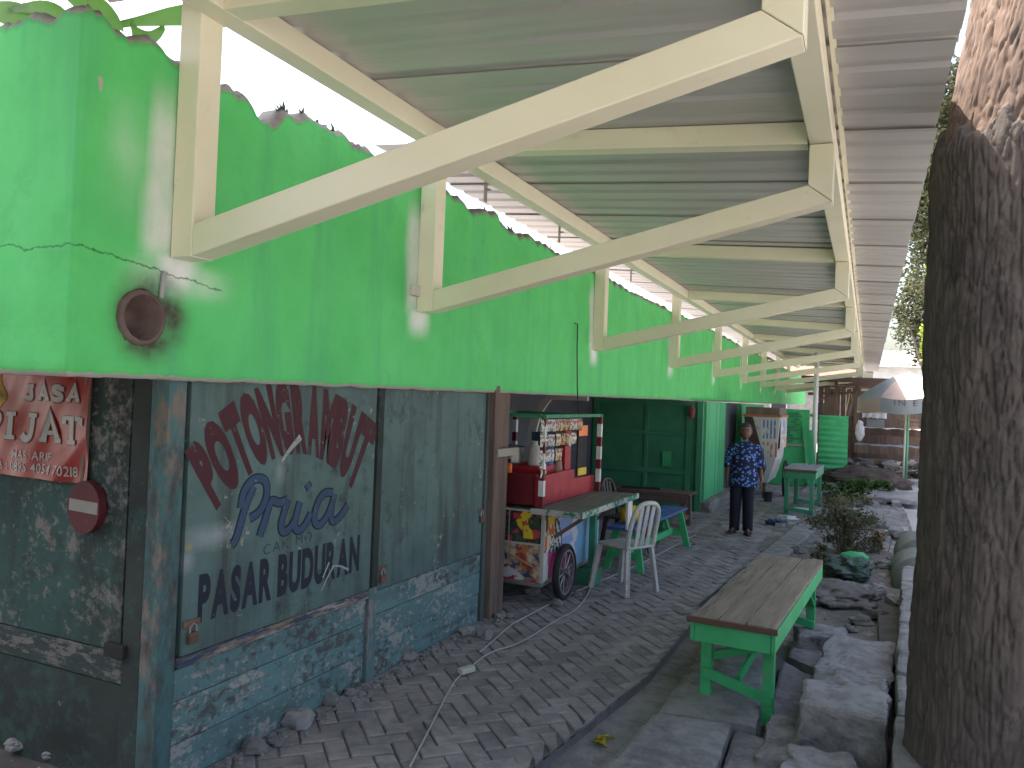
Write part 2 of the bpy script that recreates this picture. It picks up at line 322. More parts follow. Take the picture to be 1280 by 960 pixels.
# rough block: a box whose corners and faces are knocked about
def rough_block(b, c, size, rz=0, amp=.02, rx=0, ry=0, sub=4, seed=0):
    bm = bmesh.new(); bmesh.ops.create_cube(bm, size=1)
    bmesh.ops.subdivide_edges(bm, edges=bm.edges[:], cuts=sub, use_grid_fill=True)
    m = Matrix.Translation(Vector(c)) @ Matrix.Rotation(rz, 4, 'Z') @ Matrix.Rotation(ry, 4, 'Y') @ Matrix.Rotation(rx, 4, 'X')
    V = []
    for v in bm.verts:
        q = v.co.copy(); e = sum(1 for t in q if abs(t) > .49)
        if e >= 2: q *= .965 if e == 2 else .94
        q = Vector([q[i]*size[i] for i in range(3)])
        q += Vector([amp*noise.noise(Vector((q.x*5+seed, q.y*5+i*9, q.z*5-seed))) for i in range(3)])
        q += Vector([amp*.5*noise.noise(Vector((q.x*17+seed, q.y*17+i*5, q.z*17)))+amp*.22*noise.noise(Vector((q.x*45+seed, q.y*45+i*5, q.z*45))) for i in range(3)])
        V.append(m @ q)
    bm.verts.index_update(); b.add(V, [tuple(v.index for v in f.verts) for f in bm.faces]); bm.free(); return b
def stone(b, c, r, seed, flat=.7):
    return b.ell(c, (r, r*random.uniform(.7, 1), r*flat), 12, 8, lambda q: 1+.45*noise.noise(q*1.3+Vector((seed*3.1, 0, 0)))+.16*noise.noise(q*4+Vector((0, seed, 0))))

# drain cover slabs beside the path
drain = tag(MB().bb((-1.75, 1, -.19), (-1.0, 6.75, -.062)).build('drain', conc), kind='structure')
def slab(px, z, sub=4, amp=.012, sink=.10, m=conc, name='cover_slab', parent=drain):
    """flat slab whose top corners are given on the ground plan"""
    n = 14; q = [Vector((p[0], p[1], z)) for p in px]; b = MB(); top = []
    for j in range(n+1):
        for i in range(n+1):
            s, t = i/n, j/n; p = (q[0]*(1-s)+q[1]*s)*(1-t)+(q[3]*(1-s)+q[2]*s)*t
            e = (i in (0, n))+(j in (0, n))
            p += Vector((amp*n3(p.x, p.y, 9), amp*n3(p.x, p.y, 9, 7), amp*.6*n3(p.x, p.y, 5, 2)+amp*.25*n3(p.x, p.y, 23, 2)-(.010 if e else 0)-(.012 if e > 1 else 0))); top.append(p)
    V = top+[p-Vector((0, 0, sink)) for p in top]; k = (n+1)**2; F = [(j*(n+1)+i, j*(n+1)+i+1, (j+1)*(n+1)+i+1, (j+1)*(n+1)+i) for j in range(n) for i in range(n)]
    ring = [i for i in range(n+1)]+[(j*(n+1)+n) for j in range(1, n+1)]+[n*(n+1)+i for i in range(n-1, -1, -1)]+[j*(n+1) for j in range(n-1, 0, -1)]
    F += [(ring[a], ring[a-1], ring[a-1]+k, ring[a]+k) for a in range(len(ring))]
    return b.add(V, F).build(name, m, parent)
slab([(-1.30, 2.2), (-.30, 2.1), (-.33, 3.5), (-1.13, 3.6)], .012)
slab([(-1.125, 3.63), (-.62, 3.58), (-.64, 4.50), (-1.05, 4.42)], .0)
slab([(-.60, 3.56), (-.30, 3.53), (-.33, 4.42), (-.62, 4.52)], -.035)
slab([(-1.05, 4.47), (-.52, 4.55), (-.56, 5.55), (-1.04, 5.45)], -.01)
slab([(-1.05, 5.49), (-.55, 5.58), (-.62, 6.55), (-1.12, 6.6)], -.03)
slab([(-.50, 4.5), (-.28, 4.46), (-.26, 5.9), (-.53, 6.2)], -.13)
slab([(-.5, 6.3), (-.28, 6.1), (.02, 7.1), (-.5, 7.3)], -.12)
y = 6.72
while y < 17:
    ln = random.uniform(.75, 1.1); slab([(xe(y)+.01, y), (xe(y)+.31, y-.02), (xe(y+ln)+.30, y+ln-.03), (xe(y+ln)+.01, y+ln-.015)], .045+random.uniform(-.012, .012), amp=.008, sink=.14); y += ln
# kerb on the street side
kerb = tag(MB().bb((.13, 1.0, -.2), (.66, 9.9, -.12)).build('kerb', bed), kind='structure')
def kx(y): return .128+(y-3.6)*.042
ky = [1.6, 2.5, 3.35, at(1116, 893, Z=.22).y, at(1118, 840, Z=.22).y, at(1120, 812, Z=.22).y, at(1122, 776, Z=.22).y, 7.2, 8.0, 8.75]
for i in range(len(ky)-1):
    a, b = ky[i], ky[i+1]; cx = kx((a+b)/2)+.15
    rough_block(MB(), (cx, (a+b)/2, .06), (.30, b-a-.008, .32+.03*random.random()), rz=-.042+random.gauss(0, .012), amp=.014, sub=11, seed=i).build('kerb_block', conc, kerb)

# ================================================================== KIOSK
XK, YK, ZT = -2.72, 2.42, 1.80
ks = thing('wooden_kiosk', 'weathered teal plank barber kiosk under the green parapet with hand painted lettering', 'kiosk', (-3.6, 4.0, 0))
def side(name, m, y0, y1, z0, z1, x0=XK-.03, x1=XK, parent=ks, bevel=.003): return MB().bb((x0, y0, z0), (x1, y1, z1)).build(name, m, parent, bevel)
def endw(name, m, x0, x1, z0, z1, y0=YK, y1=YK+.03, parent=ks, bevel=.003): return MB().bb((x0, y0, z0), (x1, y1, z1)).build(name, m, parent, bevel)
side('corner_post', corner_w, YK, YK+.095, -.02, ZT, XK-.10, XK+.004)
door = side('door_panel', teal_door, 2.545, 3.975, .552, ZT, bevel=.002)
side('door_rail', mat('blue_stained_rail', [(.3, (.035, .05, .085)), (.7, (.06, .075, .11))], 5, stretch=(3, .4, 3), peel=((.22, .16, .12), .50, 7, .03), peel2=((.29, .275, .255), .455, 10, .015), bump=.4), 2.525, 3.96, .505, .551, XK-.03, XK+.012, bevel=.004)
for z0, z1 in ((.362, .500), (.172, .358), (-.03, .168)): side('plank', blue_pl, 2.52, 3.945, z0, z1, XK-.03, XK+random.uniform(-.004, .003))
side('centre_post', mat('pale_post_paint', [(.3, (.07, .13, .135)), (.7, (.12, .18, .18))], 3, stretch=(1, 1, .4), peel=((.23, .21, .195), .45, 8, .02), bump=.4), 3.955, 4.035, -.03, .56, XK-.05, XK+.018)
side('centre_stile', teal_dark, 3.985, 4.045, .562, ZT, XK-.05, XK+.012)
side('door_panel', teal, 4.055, 5.465, .530, ZT, bevel=.002)
for z0, z1 in ((.385, .526), (.218, .381), (-.03, .214)): side('plank', blue_pl, 4.045, 5.46, z0, z1, XK-.03, XK+random.uniform(-.004, .003))
side('jamb', mat('grey_teal_jamb', [(.3, (.055, .075, .075)), (.7, (.09, .115, .11))], 4, stretch=(1, 1, .4), bump=.4, peel=((.19, .18, .16), .41, 8, .03)), 5.475, 5.545, -.03, ZT, XK-.08, XK+.015)
MB().beam((XK+.03, 5.60, -.03), (XK+.035, 5.545, 1.835), .05, .085, up=(0, 1, 0)).build('leaning_board', oldwood, ks, .004)
MB().bb((XK-.10, 5.66, -.02), (XK+.02, 5.87, ZT)).build('doorway_board', oldwood, ks, .004)
MB().bb((XK+.022, 5.56, 1.27), (XK+.075, 5.93, 1.335)).build('cross_cleat', mat('pale_cleat', [(.3, .27, .22)], 4, bump=.4), ks, .004)
# end face, its paints darkened to carry the shade under the parapet
endw('end_stile', teal_dark, XK-.215, XK-.104, -.02, ZT, YK+.004, YK+.04)
def ezx(px, py): p = at(px, py, Y=YK); return p.x, p.z
zb = ezx(100, 806)[1]
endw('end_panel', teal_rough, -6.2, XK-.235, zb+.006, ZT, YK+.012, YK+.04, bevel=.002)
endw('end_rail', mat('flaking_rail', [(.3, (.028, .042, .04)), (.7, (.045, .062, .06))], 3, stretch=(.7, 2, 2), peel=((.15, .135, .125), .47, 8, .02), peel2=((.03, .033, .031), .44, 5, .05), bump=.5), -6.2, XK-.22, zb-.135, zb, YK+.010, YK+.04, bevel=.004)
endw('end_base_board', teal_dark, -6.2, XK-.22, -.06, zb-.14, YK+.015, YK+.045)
MB().bb((-3.02, YK-.02, zb-.01), (-2.90, YK+.011, zb+.045)).build('hinge', black_m, ks, .003)
MB().bb((-3.235, YK-.012, 1.28), (-3.215, YK+.012, ZT)).build('door_edge_strip', oldwood, ks, .002)
# roof and back of the kiosk (behind the parapet)
MB().bb((-6.2, YK+.05, 2.05), (XK-.05, 5.8, 2.15)).build('kiosk_roof', conc, ks)
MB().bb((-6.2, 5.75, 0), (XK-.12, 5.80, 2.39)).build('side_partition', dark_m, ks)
MB().bb((XK-.075, YK+.10, -.02), (XK-.035, 5.47, 2.0)).build('dark_backing', dark_m, ks)  # dark panels added inside so no light shows through the door gaps
MB().bb((-6.2, YK+.05, -.02), (XK-.11, YK+.08, 2.0)).build('dark_backing', dark_m, ks)
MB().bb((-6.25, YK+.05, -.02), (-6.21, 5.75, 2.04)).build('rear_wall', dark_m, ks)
# padlocks
def padlock(y, z, x=XK+.004):
    p = MB().bb((x, y-.026, z-.03), (x+.022, y+.026, z+.022)).build('padlock', rust, ks, .005)
    MB().tube([(x+.011, y-.018, z+.02), (x+.011, y-.018, z+.045), (x+.011, y, z+.06), (x+.011, y+.018, z+.045), (x+.011, y+.018, z+.02)], .005, 6).build('shackle', steel_m, p)
    MB().bb((x-.002, y-.05, z+.045), (x+.006, y+.045, z+.075)).build('hasp', rust, p, .002)
padlock(2.60, .63); padlock(4.10, .60, XK+.003); padlock(5.44, .80, XK+.003)
# ---- lettering: strokes and glyphs laid 1.5 mm proud of the board
class Face:
    def __init__(s, o, r, up, nrm): s.o, s.r, s.u, s.n = Vector(o), Vector(r), Vector(up), Vector(nrm)
    def p(s, a, b, h=0): return s.o+s.r*a+s.u*b+s.n*h
SIDE = Face((XK, 0, 0), (0, 1, 0), (0, 0, 1), (1, 0, 0))
END = Face((0, YK, 0), (1, 0, 0), (0, 0, 1), (0, -1, 0))
def ribbon(b, face, pts, wd, h, taper=None, smooth=0):
    pts = [Vector(p) for p in pts]
    for _ in range(smooth):
        q = [pts[0]]
        for a, c in zip(pts, pts[1:]): q += [a*.75+c*.25, a*.25+c*.75]
        pts = q+[pts[-1]]
    L_, R_ = [], []
    for i, p in enumerate(pts):
        t0 = (p-pts[i-1]).normalized() if i else None; t1 = (pts[i+1]-p).normalized() if i < len(pts)-1 else None
        t = ((t0 or t1)+(t1 or t0)).normalized(); n = Vector((-t.y, t.x)); k = 1/max(.5, n.dot(Vector((-(t1 or t0).y, (t1 or t0).x))))
        ww = wd/2*(taper(i/(len(pts)-1)) if taper else 1); L_.append(p+n*ww*k); R_.append(p-n*ww*k)
    V = [face.p(q.x, q.y, h) for q in L_]+[face.p(q.x, q.y, h) for q in R_]; n = len(pts)
    V += [v-face.n*.0012 for v in V]
    F = [(i, i+1, n+i+1, n+i) for i in range(n-1)]+[(i+1, i, 2*n+i, 2*n+i+1) for i in range(n-1)]+[(n+i, n+i+1, 3*n+i+1, 3*n+i) for i in range(n-1)]
    b.add(V, F)
def glyph(ch, bold=.03):
    cu = bpy.data.curves.new('t', 'FONT'); cu.body = ch; cu.offset = bold; cu.resolution_u = 4; cu.size = 1
    o = bpy.data.objects.new('t', cu); C.objects.link(o); bpy.context.view_layer.update()
    me = bpy.data.meshes.new_from_object(o.evaluated_get(bpy.context.evaluated_depsgraph_get()))
    V = [v.co.copy() for v in me.vertices]; F = [tuple(p.vertices) for p in me.polygons]
    bpy.data.objects.remove(o); bpy.data.curves.remove(cu); bpy.data.meshes.remove(me)
    xs = [v.x for v in V]; ys_ = [v.y for v in V]
    return V, F, min(xs), max(xs), min(ys_), max(ys_)
CAPH = glyph('H', 0)[5]
def word(m, parent, face, text, fn, bold=.03, h=.0015, gap=.08, space=.45):
    """fn maps (u in 0..1 along the word, v in 0..1 up) to the board; every letter is a part"""
    G = [None if c == ' ' else glyph(c, bold) for c in text]
    wd = [space if g is None else (g[3]-g[2])+gap for g in G]; tot = sum(wd); x = 0
    for g, w_ in zip(G, wd):
        if g:
            V, F, x0, x1, y0, y1 = g; P = []
            for v in V:
                a, c = fn((x+gap/2+v.x-x0)/tot, v.y/CAPH); P.append(face.p(a, c, h))
            MB().add(P, F).build('letter', m, parent)
        x += w_
def q3(a, b, c):                                          # quadratic through three points at t=0,.5,1
    a, b, c = Vector(a), Vector(b), Vector(c); m = b*2-(a+c)/2
    return lambda t: a*(1-t)**2+m*2*t*(1-t)+c*t*t
topc = q3((2.535, 1.43), (3.17, 1.752), (3.995, 1.50)); botc = q3((2.70, 1.20), (3.24, 1.445), (3.80, 1.19))
def arch(u_, v_): p = botc(u_)*(1-v_)+topc(u_)*v_; return p.x, p.y
word(let_red, door, SIDE, 'POTONG RAMBUT', arch, bold=.075, gap=.01, space=.06)
def lin(y0, y1, zl0, zl1, zr0, zr1, sh=0):
    def f(u_, v_):
        z0 = zl0+(zr0-zl0)*u_; z1 = zl1+(zr1-zl1)*u_; return y0+(y1-y0)*u_+sh*v_, z0+(z1-z0)*v_
    return f
word(let_blk, door, SIDE, 'PASAR BUDURAN', lin(2.63, 3.86, .690, .882, .702, .888), bold=.05, gap=.06, space=.26)
word(let_thin, door, SIDE, 'CAK MO', lin(3.03, 3.42, .915, .965, .935, .985), bold=-.004, gap=.25)
def cp(x, y): p = at(220+x/3.096, 480+y/3.096, X=XK); return (p.y, p.z)
script = [[(300, 395), (285, 430), (262, 490), (245, 555), (228, 610), (214, 622)],
          [(250, 480), (258, 420), (290, 370), (330, 362), (352, 385), (350, 440), (325, 495), (285, 520)],
          [(322, 590), (345, 520), (362, 462), (372, 448), (400, 462), (430, 448)], [(432, 445), (418, 495), (402, 545), (412, 578), (440, 560), (468, 510)],
          [(478, 455), (466, 500), (455, 550), (470, 572), (498, 548), (520, 500)], [(506, 384), (516, 404)],
          [(606, 420), (570, 418), (540, 470), (530, 530), (550, 552), (580, 520), (600, 470), (612, 425)], [(612, 425), (598, 490), (600, 535), (625, 525), (650, 490), (664, 468)]]
for wd, m, h in ((.052, let_blk, .0014), (.036, let_blue, .0030)):
    for grp in ((0, 1), (2, 3), (4, 5), (6, 7)):
        lb = MB()
        for i in grp: ribbon(lb, SIDE, [cp(*q) for q in script[i]], wd*(1.0 if i == 5 else 1), h+i*.00018, smooth=3)
        lb.build('letter', m, door)
# white paint scuffs on the door
scuff_m = mat('grey_white_scuff', [(.30, .32, .32)], 8, peel=((.09, .14, .14), .40, 25, .06), bump=.1)
sc = [[(560, 800), (585, 745), (610, 700)], [(600, 705), (630, 702), (665, 718)], [(565, 750), (580, 715), (590, 690)]]
for i, s in enumerate(sc): lb = MB(); ribbon(lb, SIDE, [cp(*q) for q in s], .013, .0048+i*.0002, smooth=1, taper=lambda t: .5+t*.6); lb.build('paint_scuff', scuff_m, door)
lb = MB(); ribbon(lb, SIDE, [cp(405, 300), cp(440, 250), cp(480, 205)], .034, .0052, smooth=1, taper=lambda t: .35+t*.75)
lb.build('paint_scuff', scuff_m, door)

# unseen market block, added across the side alley to dim the kiosk end
nb = thing('added_market_block', 'unseen green market block added across the side alley to dim the kiosk end', 'building', (-5.9, -4.7, 0))
MB().bb((-9, -7, -.1), (-2.95, -2.4, 1.75)).build('lower_wall', teal_dark, nb); MB().bb((-9, -7, 1.76), (-2.86, -2.3, 3.12)).build('parapet', green, nb, .01)
# banner on the end face, vinyl and inks darkened in place of shade
bn = thing('banner', 'red vinyl massage banner with white lettering pinned to the flaking end wall', 'banner', (-3.7, YK-.01, 1.26))
bl, br_, bt, bb_ = -4.45, ezx(117, 475)[0], 1.90, ezx(110, 605)[1]
def bannerh(a, c): return .014+.006*math.sin((a*.9+c*1.5)*9)+.004*math.sin((a*1.8-c)*15)+.012*max(0, 1-abs((a-c*.9+4.55)/.10))
nx, nz_ = 70, 30; V = []; 
for j in range(nz_+1):
    for i in range(nx+1):
        a = bl+(br_-bl)*i/nx; zb_ = bb_+(.02)*(1-i/nx)*0-.03*0; c = zb_+(bt-zb_)*j/nz_; V.append(END.p(a, c, bannerh(a, c)))
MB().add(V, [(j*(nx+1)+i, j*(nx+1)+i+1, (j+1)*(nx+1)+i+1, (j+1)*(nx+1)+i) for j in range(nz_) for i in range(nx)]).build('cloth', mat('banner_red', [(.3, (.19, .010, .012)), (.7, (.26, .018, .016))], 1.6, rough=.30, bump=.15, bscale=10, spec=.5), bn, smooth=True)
class ClothFace(Face):
    def p(s, a, b, h=0): return s.o+s.r*a+s.u*b+s.n*(h+bannerh(a, b))
BF = ClothFace(END.o, END.r, END.u, END.n)
# slab serif letters drawn as strokes in a unit box
SER = {'J': [[(.15, .18), (.28, .04), (.5, .02), (.62, .14), (.64, .3), (.64, 1)], [(.40, .96), (.88, .96)]],
       'A': [[(.12, 0), (.5, 1), (.88, 0)], [(.26, .33), (.74, .33)], [(-.02, .04), (.30, .04)], [(.70, .04), (1.02, .04)]],
       'S': [[(.80, .78), (.66, .94), (.42, .97), (.22, .86), (.22, .66), (.5, .52), (.78, .38), (.80, .16), (.6, .03), (.34, .04), (.16, .2)], [(.82, .66), (.82, .98)], [(.16, .03), (.16, .34)]],
       'P': [[(.25, 0), (.25, 1)], [(.05, .96), (.6, .96), (.82, .84), (.84, .62), (.62, .46), (.25, .46)], [(.05, .04), (.46, .04)]],
       'I': [[(.5, 0), (.5, 1)], [(.25, .96), (.75, .96)], [(.25, .04), (.75, .04)]],
       'T': [[(.5, 0), (.5, 1)], [(.04, .94), (.96, .94)], [(.06, .98), (.06, .70)], [(.94, .98), (.94, .70)], [(.28, .04), (.72, .04)]]}
WD = {'I': .62}
def serif(m, text, x0, x1, z0, z1, wd, h):
    tot = sum(WD.get(c, 1.0) for c in text)+.12*(len(text)-1); k = (x1-x0)/tot; x = x0
    for c in text:
        w_ = WD.get(c, 1.0); b = MB()
        for n, s in enumerate(SER[c]):
            pts = [(x+k*(p[0]*w_ if c != 'I' else (p[0]-.19)), z0+(z1-z0)*p[1]) for p in s]
            ribbon(b, BF, pts, wd*(1 if abs(pts[0][1]-pts[-1][1]) > .02 or len(pts) > 2 else .6), h+n*.0002, smooth=2 if c in 'SJP' and len(s) > 4 else 0)
        b.build('letter', m, bn); x += k*(w_+.12)
jx0, jz1 = ezx(34, 478); jx1, jz0 = ezx(105, 503)
px0 = ezx(-15, 540)[0]; px1, pz0 = ezx(107, 557); pz1 = ezx(60, 517)[1]
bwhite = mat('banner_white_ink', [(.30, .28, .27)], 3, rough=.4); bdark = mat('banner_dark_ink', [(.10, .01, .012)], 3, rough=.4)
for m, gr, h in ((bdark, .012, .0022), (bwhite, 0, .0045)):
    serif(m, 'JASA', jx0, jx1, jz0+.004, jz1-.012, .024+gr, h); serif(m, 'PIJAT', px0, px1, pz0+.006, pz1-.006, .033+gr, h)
def eline(x0, x1, z0, z1): return lambda u_, v_: (x0+(x1-x0)*u_, z0+(z1-z0)*v_)
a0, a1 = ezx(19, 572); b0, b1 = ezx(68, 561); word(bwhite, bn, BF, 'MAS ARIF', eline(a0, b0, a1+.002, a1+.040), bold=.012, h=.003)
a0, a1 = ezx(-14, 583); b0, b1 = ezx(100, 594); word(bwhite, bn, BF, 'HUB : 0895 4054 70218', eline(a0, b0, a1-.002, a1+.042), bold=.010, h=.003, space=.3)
lb = MB(); c0 = ezx(-8, 500); lb.add([BF.p(c0[0]+.10*(1+.25*math.sin(5*k))*math.cos(k*.2618), c0[1]+.05+.13*(1+.2*math.sin(3*k))*math.sin(k*.2618), .002) for k in range(24)], [tuple(range(24))]); lb.build('picture', mat('banner_picture_print', [(.3, (.05, .05, .04)), (.5, (.45, .28, .06)), (.7, (.6, .5, .4))], 9, bump=0), bn)
# round no-entry plate
sg = ezx(113, 633); rs_ = .105
sn = thing('no_entry_sign', 'round dark red no entry plate with a white bar on the end wall', 'sign', (sg[0], YK-.02, sg[1]-rs_))
def disc(b, face, c, r, h0, h1, n=36):
    b.loft([[face.p(c[0]+r*math.cos(2*math.pi*k/n), c[1]+r*1.12*math.sin(2*math.pi*k/n), h) for k in range(n)] for h in (h0, h1)]); return b
disc(MB(), END, sg, rs_, .0, .036).build('plate', signred, sn)
MB().box(END.p(sg[0]+.002, sg[1]+.004, .0375), (.185, .003, .052), ry=R(2)).build('bar', mat('sign_white', [(.25, .225, .205)], 5, peel=((.3, .25, .22), .40, 9, .03)), sn)

# ================================================================== GREEN PARAPET
XB, YB, ZB = -2.66, 1.91, 1.765
bandlen_end = 38.0
pw = thing('parapet_wall', 'bright green rendered parapet wall with a broken jagged top over the kiosks', 'wall', (XB-.1, YB+.1, ZB))
S = []; s_ = -4.5                                           # walk along the end face, round the corner and down the long face
def pathpt(s):
    r = .022
    if s < -r: return Vector((XB-.0+s, YB, 0)), Vector((0, -1, 0))
    if s > r: return Vector((XB, YB+s, 0)), Vector((1, 0, 0))
    t = (s+r)/(2*r)*math.pi/2; n_ = Vector((math.sin(t), -math.cos(t), 0))
    return Vector((XB-r, YB+r, 0))+n_*r, n_
ss = [-4.5+i*.1 for i in range(36)]+[-.95+i*.03 for i in range(30)]+[-.05, -.03, -.022, -.015, -.008, 0., .008, .015, .022, .03, .05]+[.08+i*.03 for i in range(300)]
x = 9.08
while x < bandlen_end-YB: ss.append(x); x += .15
HOLE = at(176, 397, X=XB); hs_ = HOLE.y-YB; HR = .098
tops = [(-4.5, 3.16), (-.3, 3.16), (-.02, 3.155), (.05, 3.13), (.27, 3.14), (.42, 3.12), (.66, 3.11), (.80, 3.12), (.92, 3.05), (1.02, 3.05), (1.10, 3.14), (1.22, 3.17), (1.5, 3.165), (1.86, 3.158), (2.3, 3.17), (2.9, 3.16), (3.1, 3.10), (3.25, 3.15), (3.5, 3.18), (3.7, 3.10), (4.2, 3.14), (4.7, 3.12), (5.5, 3.13), (7.6, 3.10), (12, 3.14), (20, 3.1), (37, 3.12)]
def topz(s):
    for (a, z0), (b, z1) in zip(tops, tops[1:]):
        if a <= s <= b: z = z0+(z1-z0)*(s-a)/(b-a); break
    else: z = 3.12
    q_ = noise.noise(Vector((s*8, 1, 0))); return z+.045*(math.floor(q_*4)/4)+.012*q_+.022*noise.noise(Vector((s*31, 4, 0)))
TR = [2.34, 4.28]+[7.79+3.5*i for i in range(7)]
nv = 46; b = MB(); cols = []; idx = {}
def sm(a, b_, x_): t = max(0, min(1, (x_-a)/(b_-a))); return t*t*(3-2*t)
for i, s in enumerate(ss):
    p, n_ = pathpt(s); zt = topz(s); zb0 = ZB+.004*s*(s > 0)+.008*noise.noise(Vector((s*6, 9, 0)))+.004*noise.noise(Vector((s*31, 9, 0)))
    for j in range(nv+1):
        z = zb0+(zt-zb0)*j/nv
        bulge = .010*noise.noise(Vector((s*1.3, z*1.3, 2)))+.006*noise.noise(Vector((s*5, z*5, 7)))
        if j == 0: bulge -= .012
        if j == nv: bulge -= .03+.02*noise.noise(Vector((s*12, 3, 3)))
        crackd = abs((z-(2.245-.06*max(0, s)+.02*noise.noise(Vector((s*4, 0, 0))))))
        b.v.append(tuple(p+n_*bulge+Vector((0, 0, z))))
        spray = soot = bare = 0.
        for t_ in TR:
            dd = s-(t_-YB)
            if s > .05:
                spray = max(spray, 1.0*(1-sm(.03, .17, abs(dd-.04)))*sm(2.07, 2.22, z)*(1-sm(2.26, 2.34, z)))
                spray = max(spray, .85*(1-sm(.03, .12+.05*noise.noise(Vector((z*3, t_, 0))), abs(dd+.05)))*sm(2.2, 2.35, z)*(1-sm(2.75, 3.05, z)))
        if .1 < s < .4: spray = max(spray, .38*(1-sm(.0, .16, abs(s-.22)))*(1-sm(.0, .33, abs(z-2.62)))*(.7+.5*noise.noise(Vector((s*9, z*5, 0)))))
        hd = math.hypot(s-hs_-.05, z-HOLE.z-.01)
        if s > 0: soot = min(1, 1.25*(1-sm(.09, .24, hd))*(.75+.6*noise.noise(Vector((s*12, z*12, 0)))))
        if s > 0: spray = max(spray, .45*(1-sm(.02, .1, abs(z-2.19)))*(1-sm(.1, .35, abs(s-.5))))
        bare = 1-sm(0, .012+.008*noise.noise(Vector((s*11, 5, 5))), z-zb0-.004)
        bare = max(bare, .5*sm(.2, .5, noise.noise(Vector((s*5, z*5, 11))))*(1-sm(.0, .09, abs(z-2.2)))*(s < 1.4))
        bare = max(bare, .62*(1-sm(0, .055, math.hypot(s-.075, (z-2.86)*.6))))
        tp_ = sm(-.05-.035*noise.noise(Vector((s*7, 0, 1))), -.015, z-zt); bare = max(bare, tp_); soot = max(soot, tp_*.75)
        cols.append((spray, max(0, soot), bare, 1))
nf = len(ss); W1 = nv+1; F = []
for i in range(nf-1):
    for j in range(nv):
        sc_, zc = (ss[i]+ss[i+1])/2, (b.v[i*W1+j][2]+b.v[i*W1+j+1][2])/2
        if math.hypot(sc_-hs_, zc-HOLE.z) < HR*1.05 and ss[i] > 0: continue
        F.append((i*W1+j, (i+1)*W1+j, (i+1)*W1+j+1, i*W1+j+1))
b.f = F; base = len(b.v)
for i, s in enumerate(ss):                                  # back faces
    p, n_ = pathpt(s)
    q = p-n_*.16 if abs(s) > .17 else Vector((XB-.16, YB+.16, 0))
    for z in (b.v[i*W1][2], b.v[i*W1+nv][2]): b.v.append((q.x, q.y, z)); cols.append((0, .3, .7, 1))
for i in range(nf-1):
    a = base+2*i
    b.f += [(a, a+1, a+3, a+2), (i*W1, a, a+2, (i+1)*W1), (i*W1+nv, (i+1)*W1+nv, a+3, a+1)]
b.f.append(tuple(range((nf-1)*W1, nf*W1))+(base+2*nf-1, base+2*nf-2))
wall = b.build('render', band_m, pw, smooth=True)
ca = wall.data.color_attributes.new('Col', 'FLOAT_COLOR', 'POINT'); ca.data.foreach_set('color', [c for q in cols for c in q])
# drain pipe stub
b = MB(); n = 44
def ring(r, xx, k=0): return [(xx, HOLE.y+r*math.cos(2*math.pi*i/n)*(1+.012*math.sin(2.3*i+k)), HOLE.z+r*math.sin(2*math.pi*i/n)*(1+.02*math.cos(2*i))) for i in range(n)]
b.loft([ring(HR*1.17, XB-.05), ring(HR*1.15, XB+.010), ring(HR*1.05, XB+.018, 2), ring(HR*.99, XB+.018, 1), ring(HR*.93, XB+.02), ring(HR*.91, XB-.13)], cap=False); b.f.append(tuple(len(b.v)-n+i for i in range(n)))
b.build('drain_pipe', mat('sooty_clay_pipe', [(.3, (.09, .062, .055)), (.7, (.17, .12, .105))], 8, rough=.9, bump=.5, peel=((.26, .23, .21), .42, 8, .04)), pw, smooth=True)
MB().tube([(XB+.01, HOLE.y+.085, HOLE.z+.09), (XB+.012, HOLE.y+.088, HOLE.z+.15), (XB+.012, HOLE.y+.095, HOLE.z+.20)], .010).build('conduit', mat('grey_conduit', [(.33, .33, .32)], 5), pw)
MB().bb((XB, 4.19, 2.37), (XB+.028, 4.33, 2.44)).build('junction_box', mat('cream_box', [(.62, .60, .55)], 4), pw, .004)
wr = at(722, 405, X=XB+.03)
tag(MB().tube([wr+Vector((-.03, 0, .01)), wr, wr+Vector((.0, .012, -.25)), wr+Vector((.02, .0, -.6)), wr+Vector((.03, .05, -.95))], .006, 6).build('hanging_wire', black_m, origin=wr), 'thin black wire hanging down the green parapet above the snack cart', 'wire')
# small weeds growing on the broken top
for yy in (3.02, 3.17, 3.3, 3.45, 5.3, 5.45, 5.75, 6.6):
    b = MB(); z0 = topz(yy-YB)
    for k in range(9):
        a = random.uniform(0, 6.28); q = Vector((XB-.05+random.gauss(0, .008), yy+random.gauss(0, .02), z0-.012)); t = q+Vector((.03*math.cos(a), .05*math.sin(a), random.uniform(.015, .06)))
        sd = Vector((-math.sin(a), math.cos(a), 0))*.008; b.add([q-sd*.4, q+sd*.4, (q+t)/2+sd, t, (q+t)/2-sd], [(0, 1, 2, 3, 4)])
    tag(b.build('weed', leaf_dry if yy < 3.4 else leaf, origin=(XB-.05, yy, z0)), 'tiny dull green weed sprouting from the broken top of the parapet', 'weed', 'weeds on the parapet top')

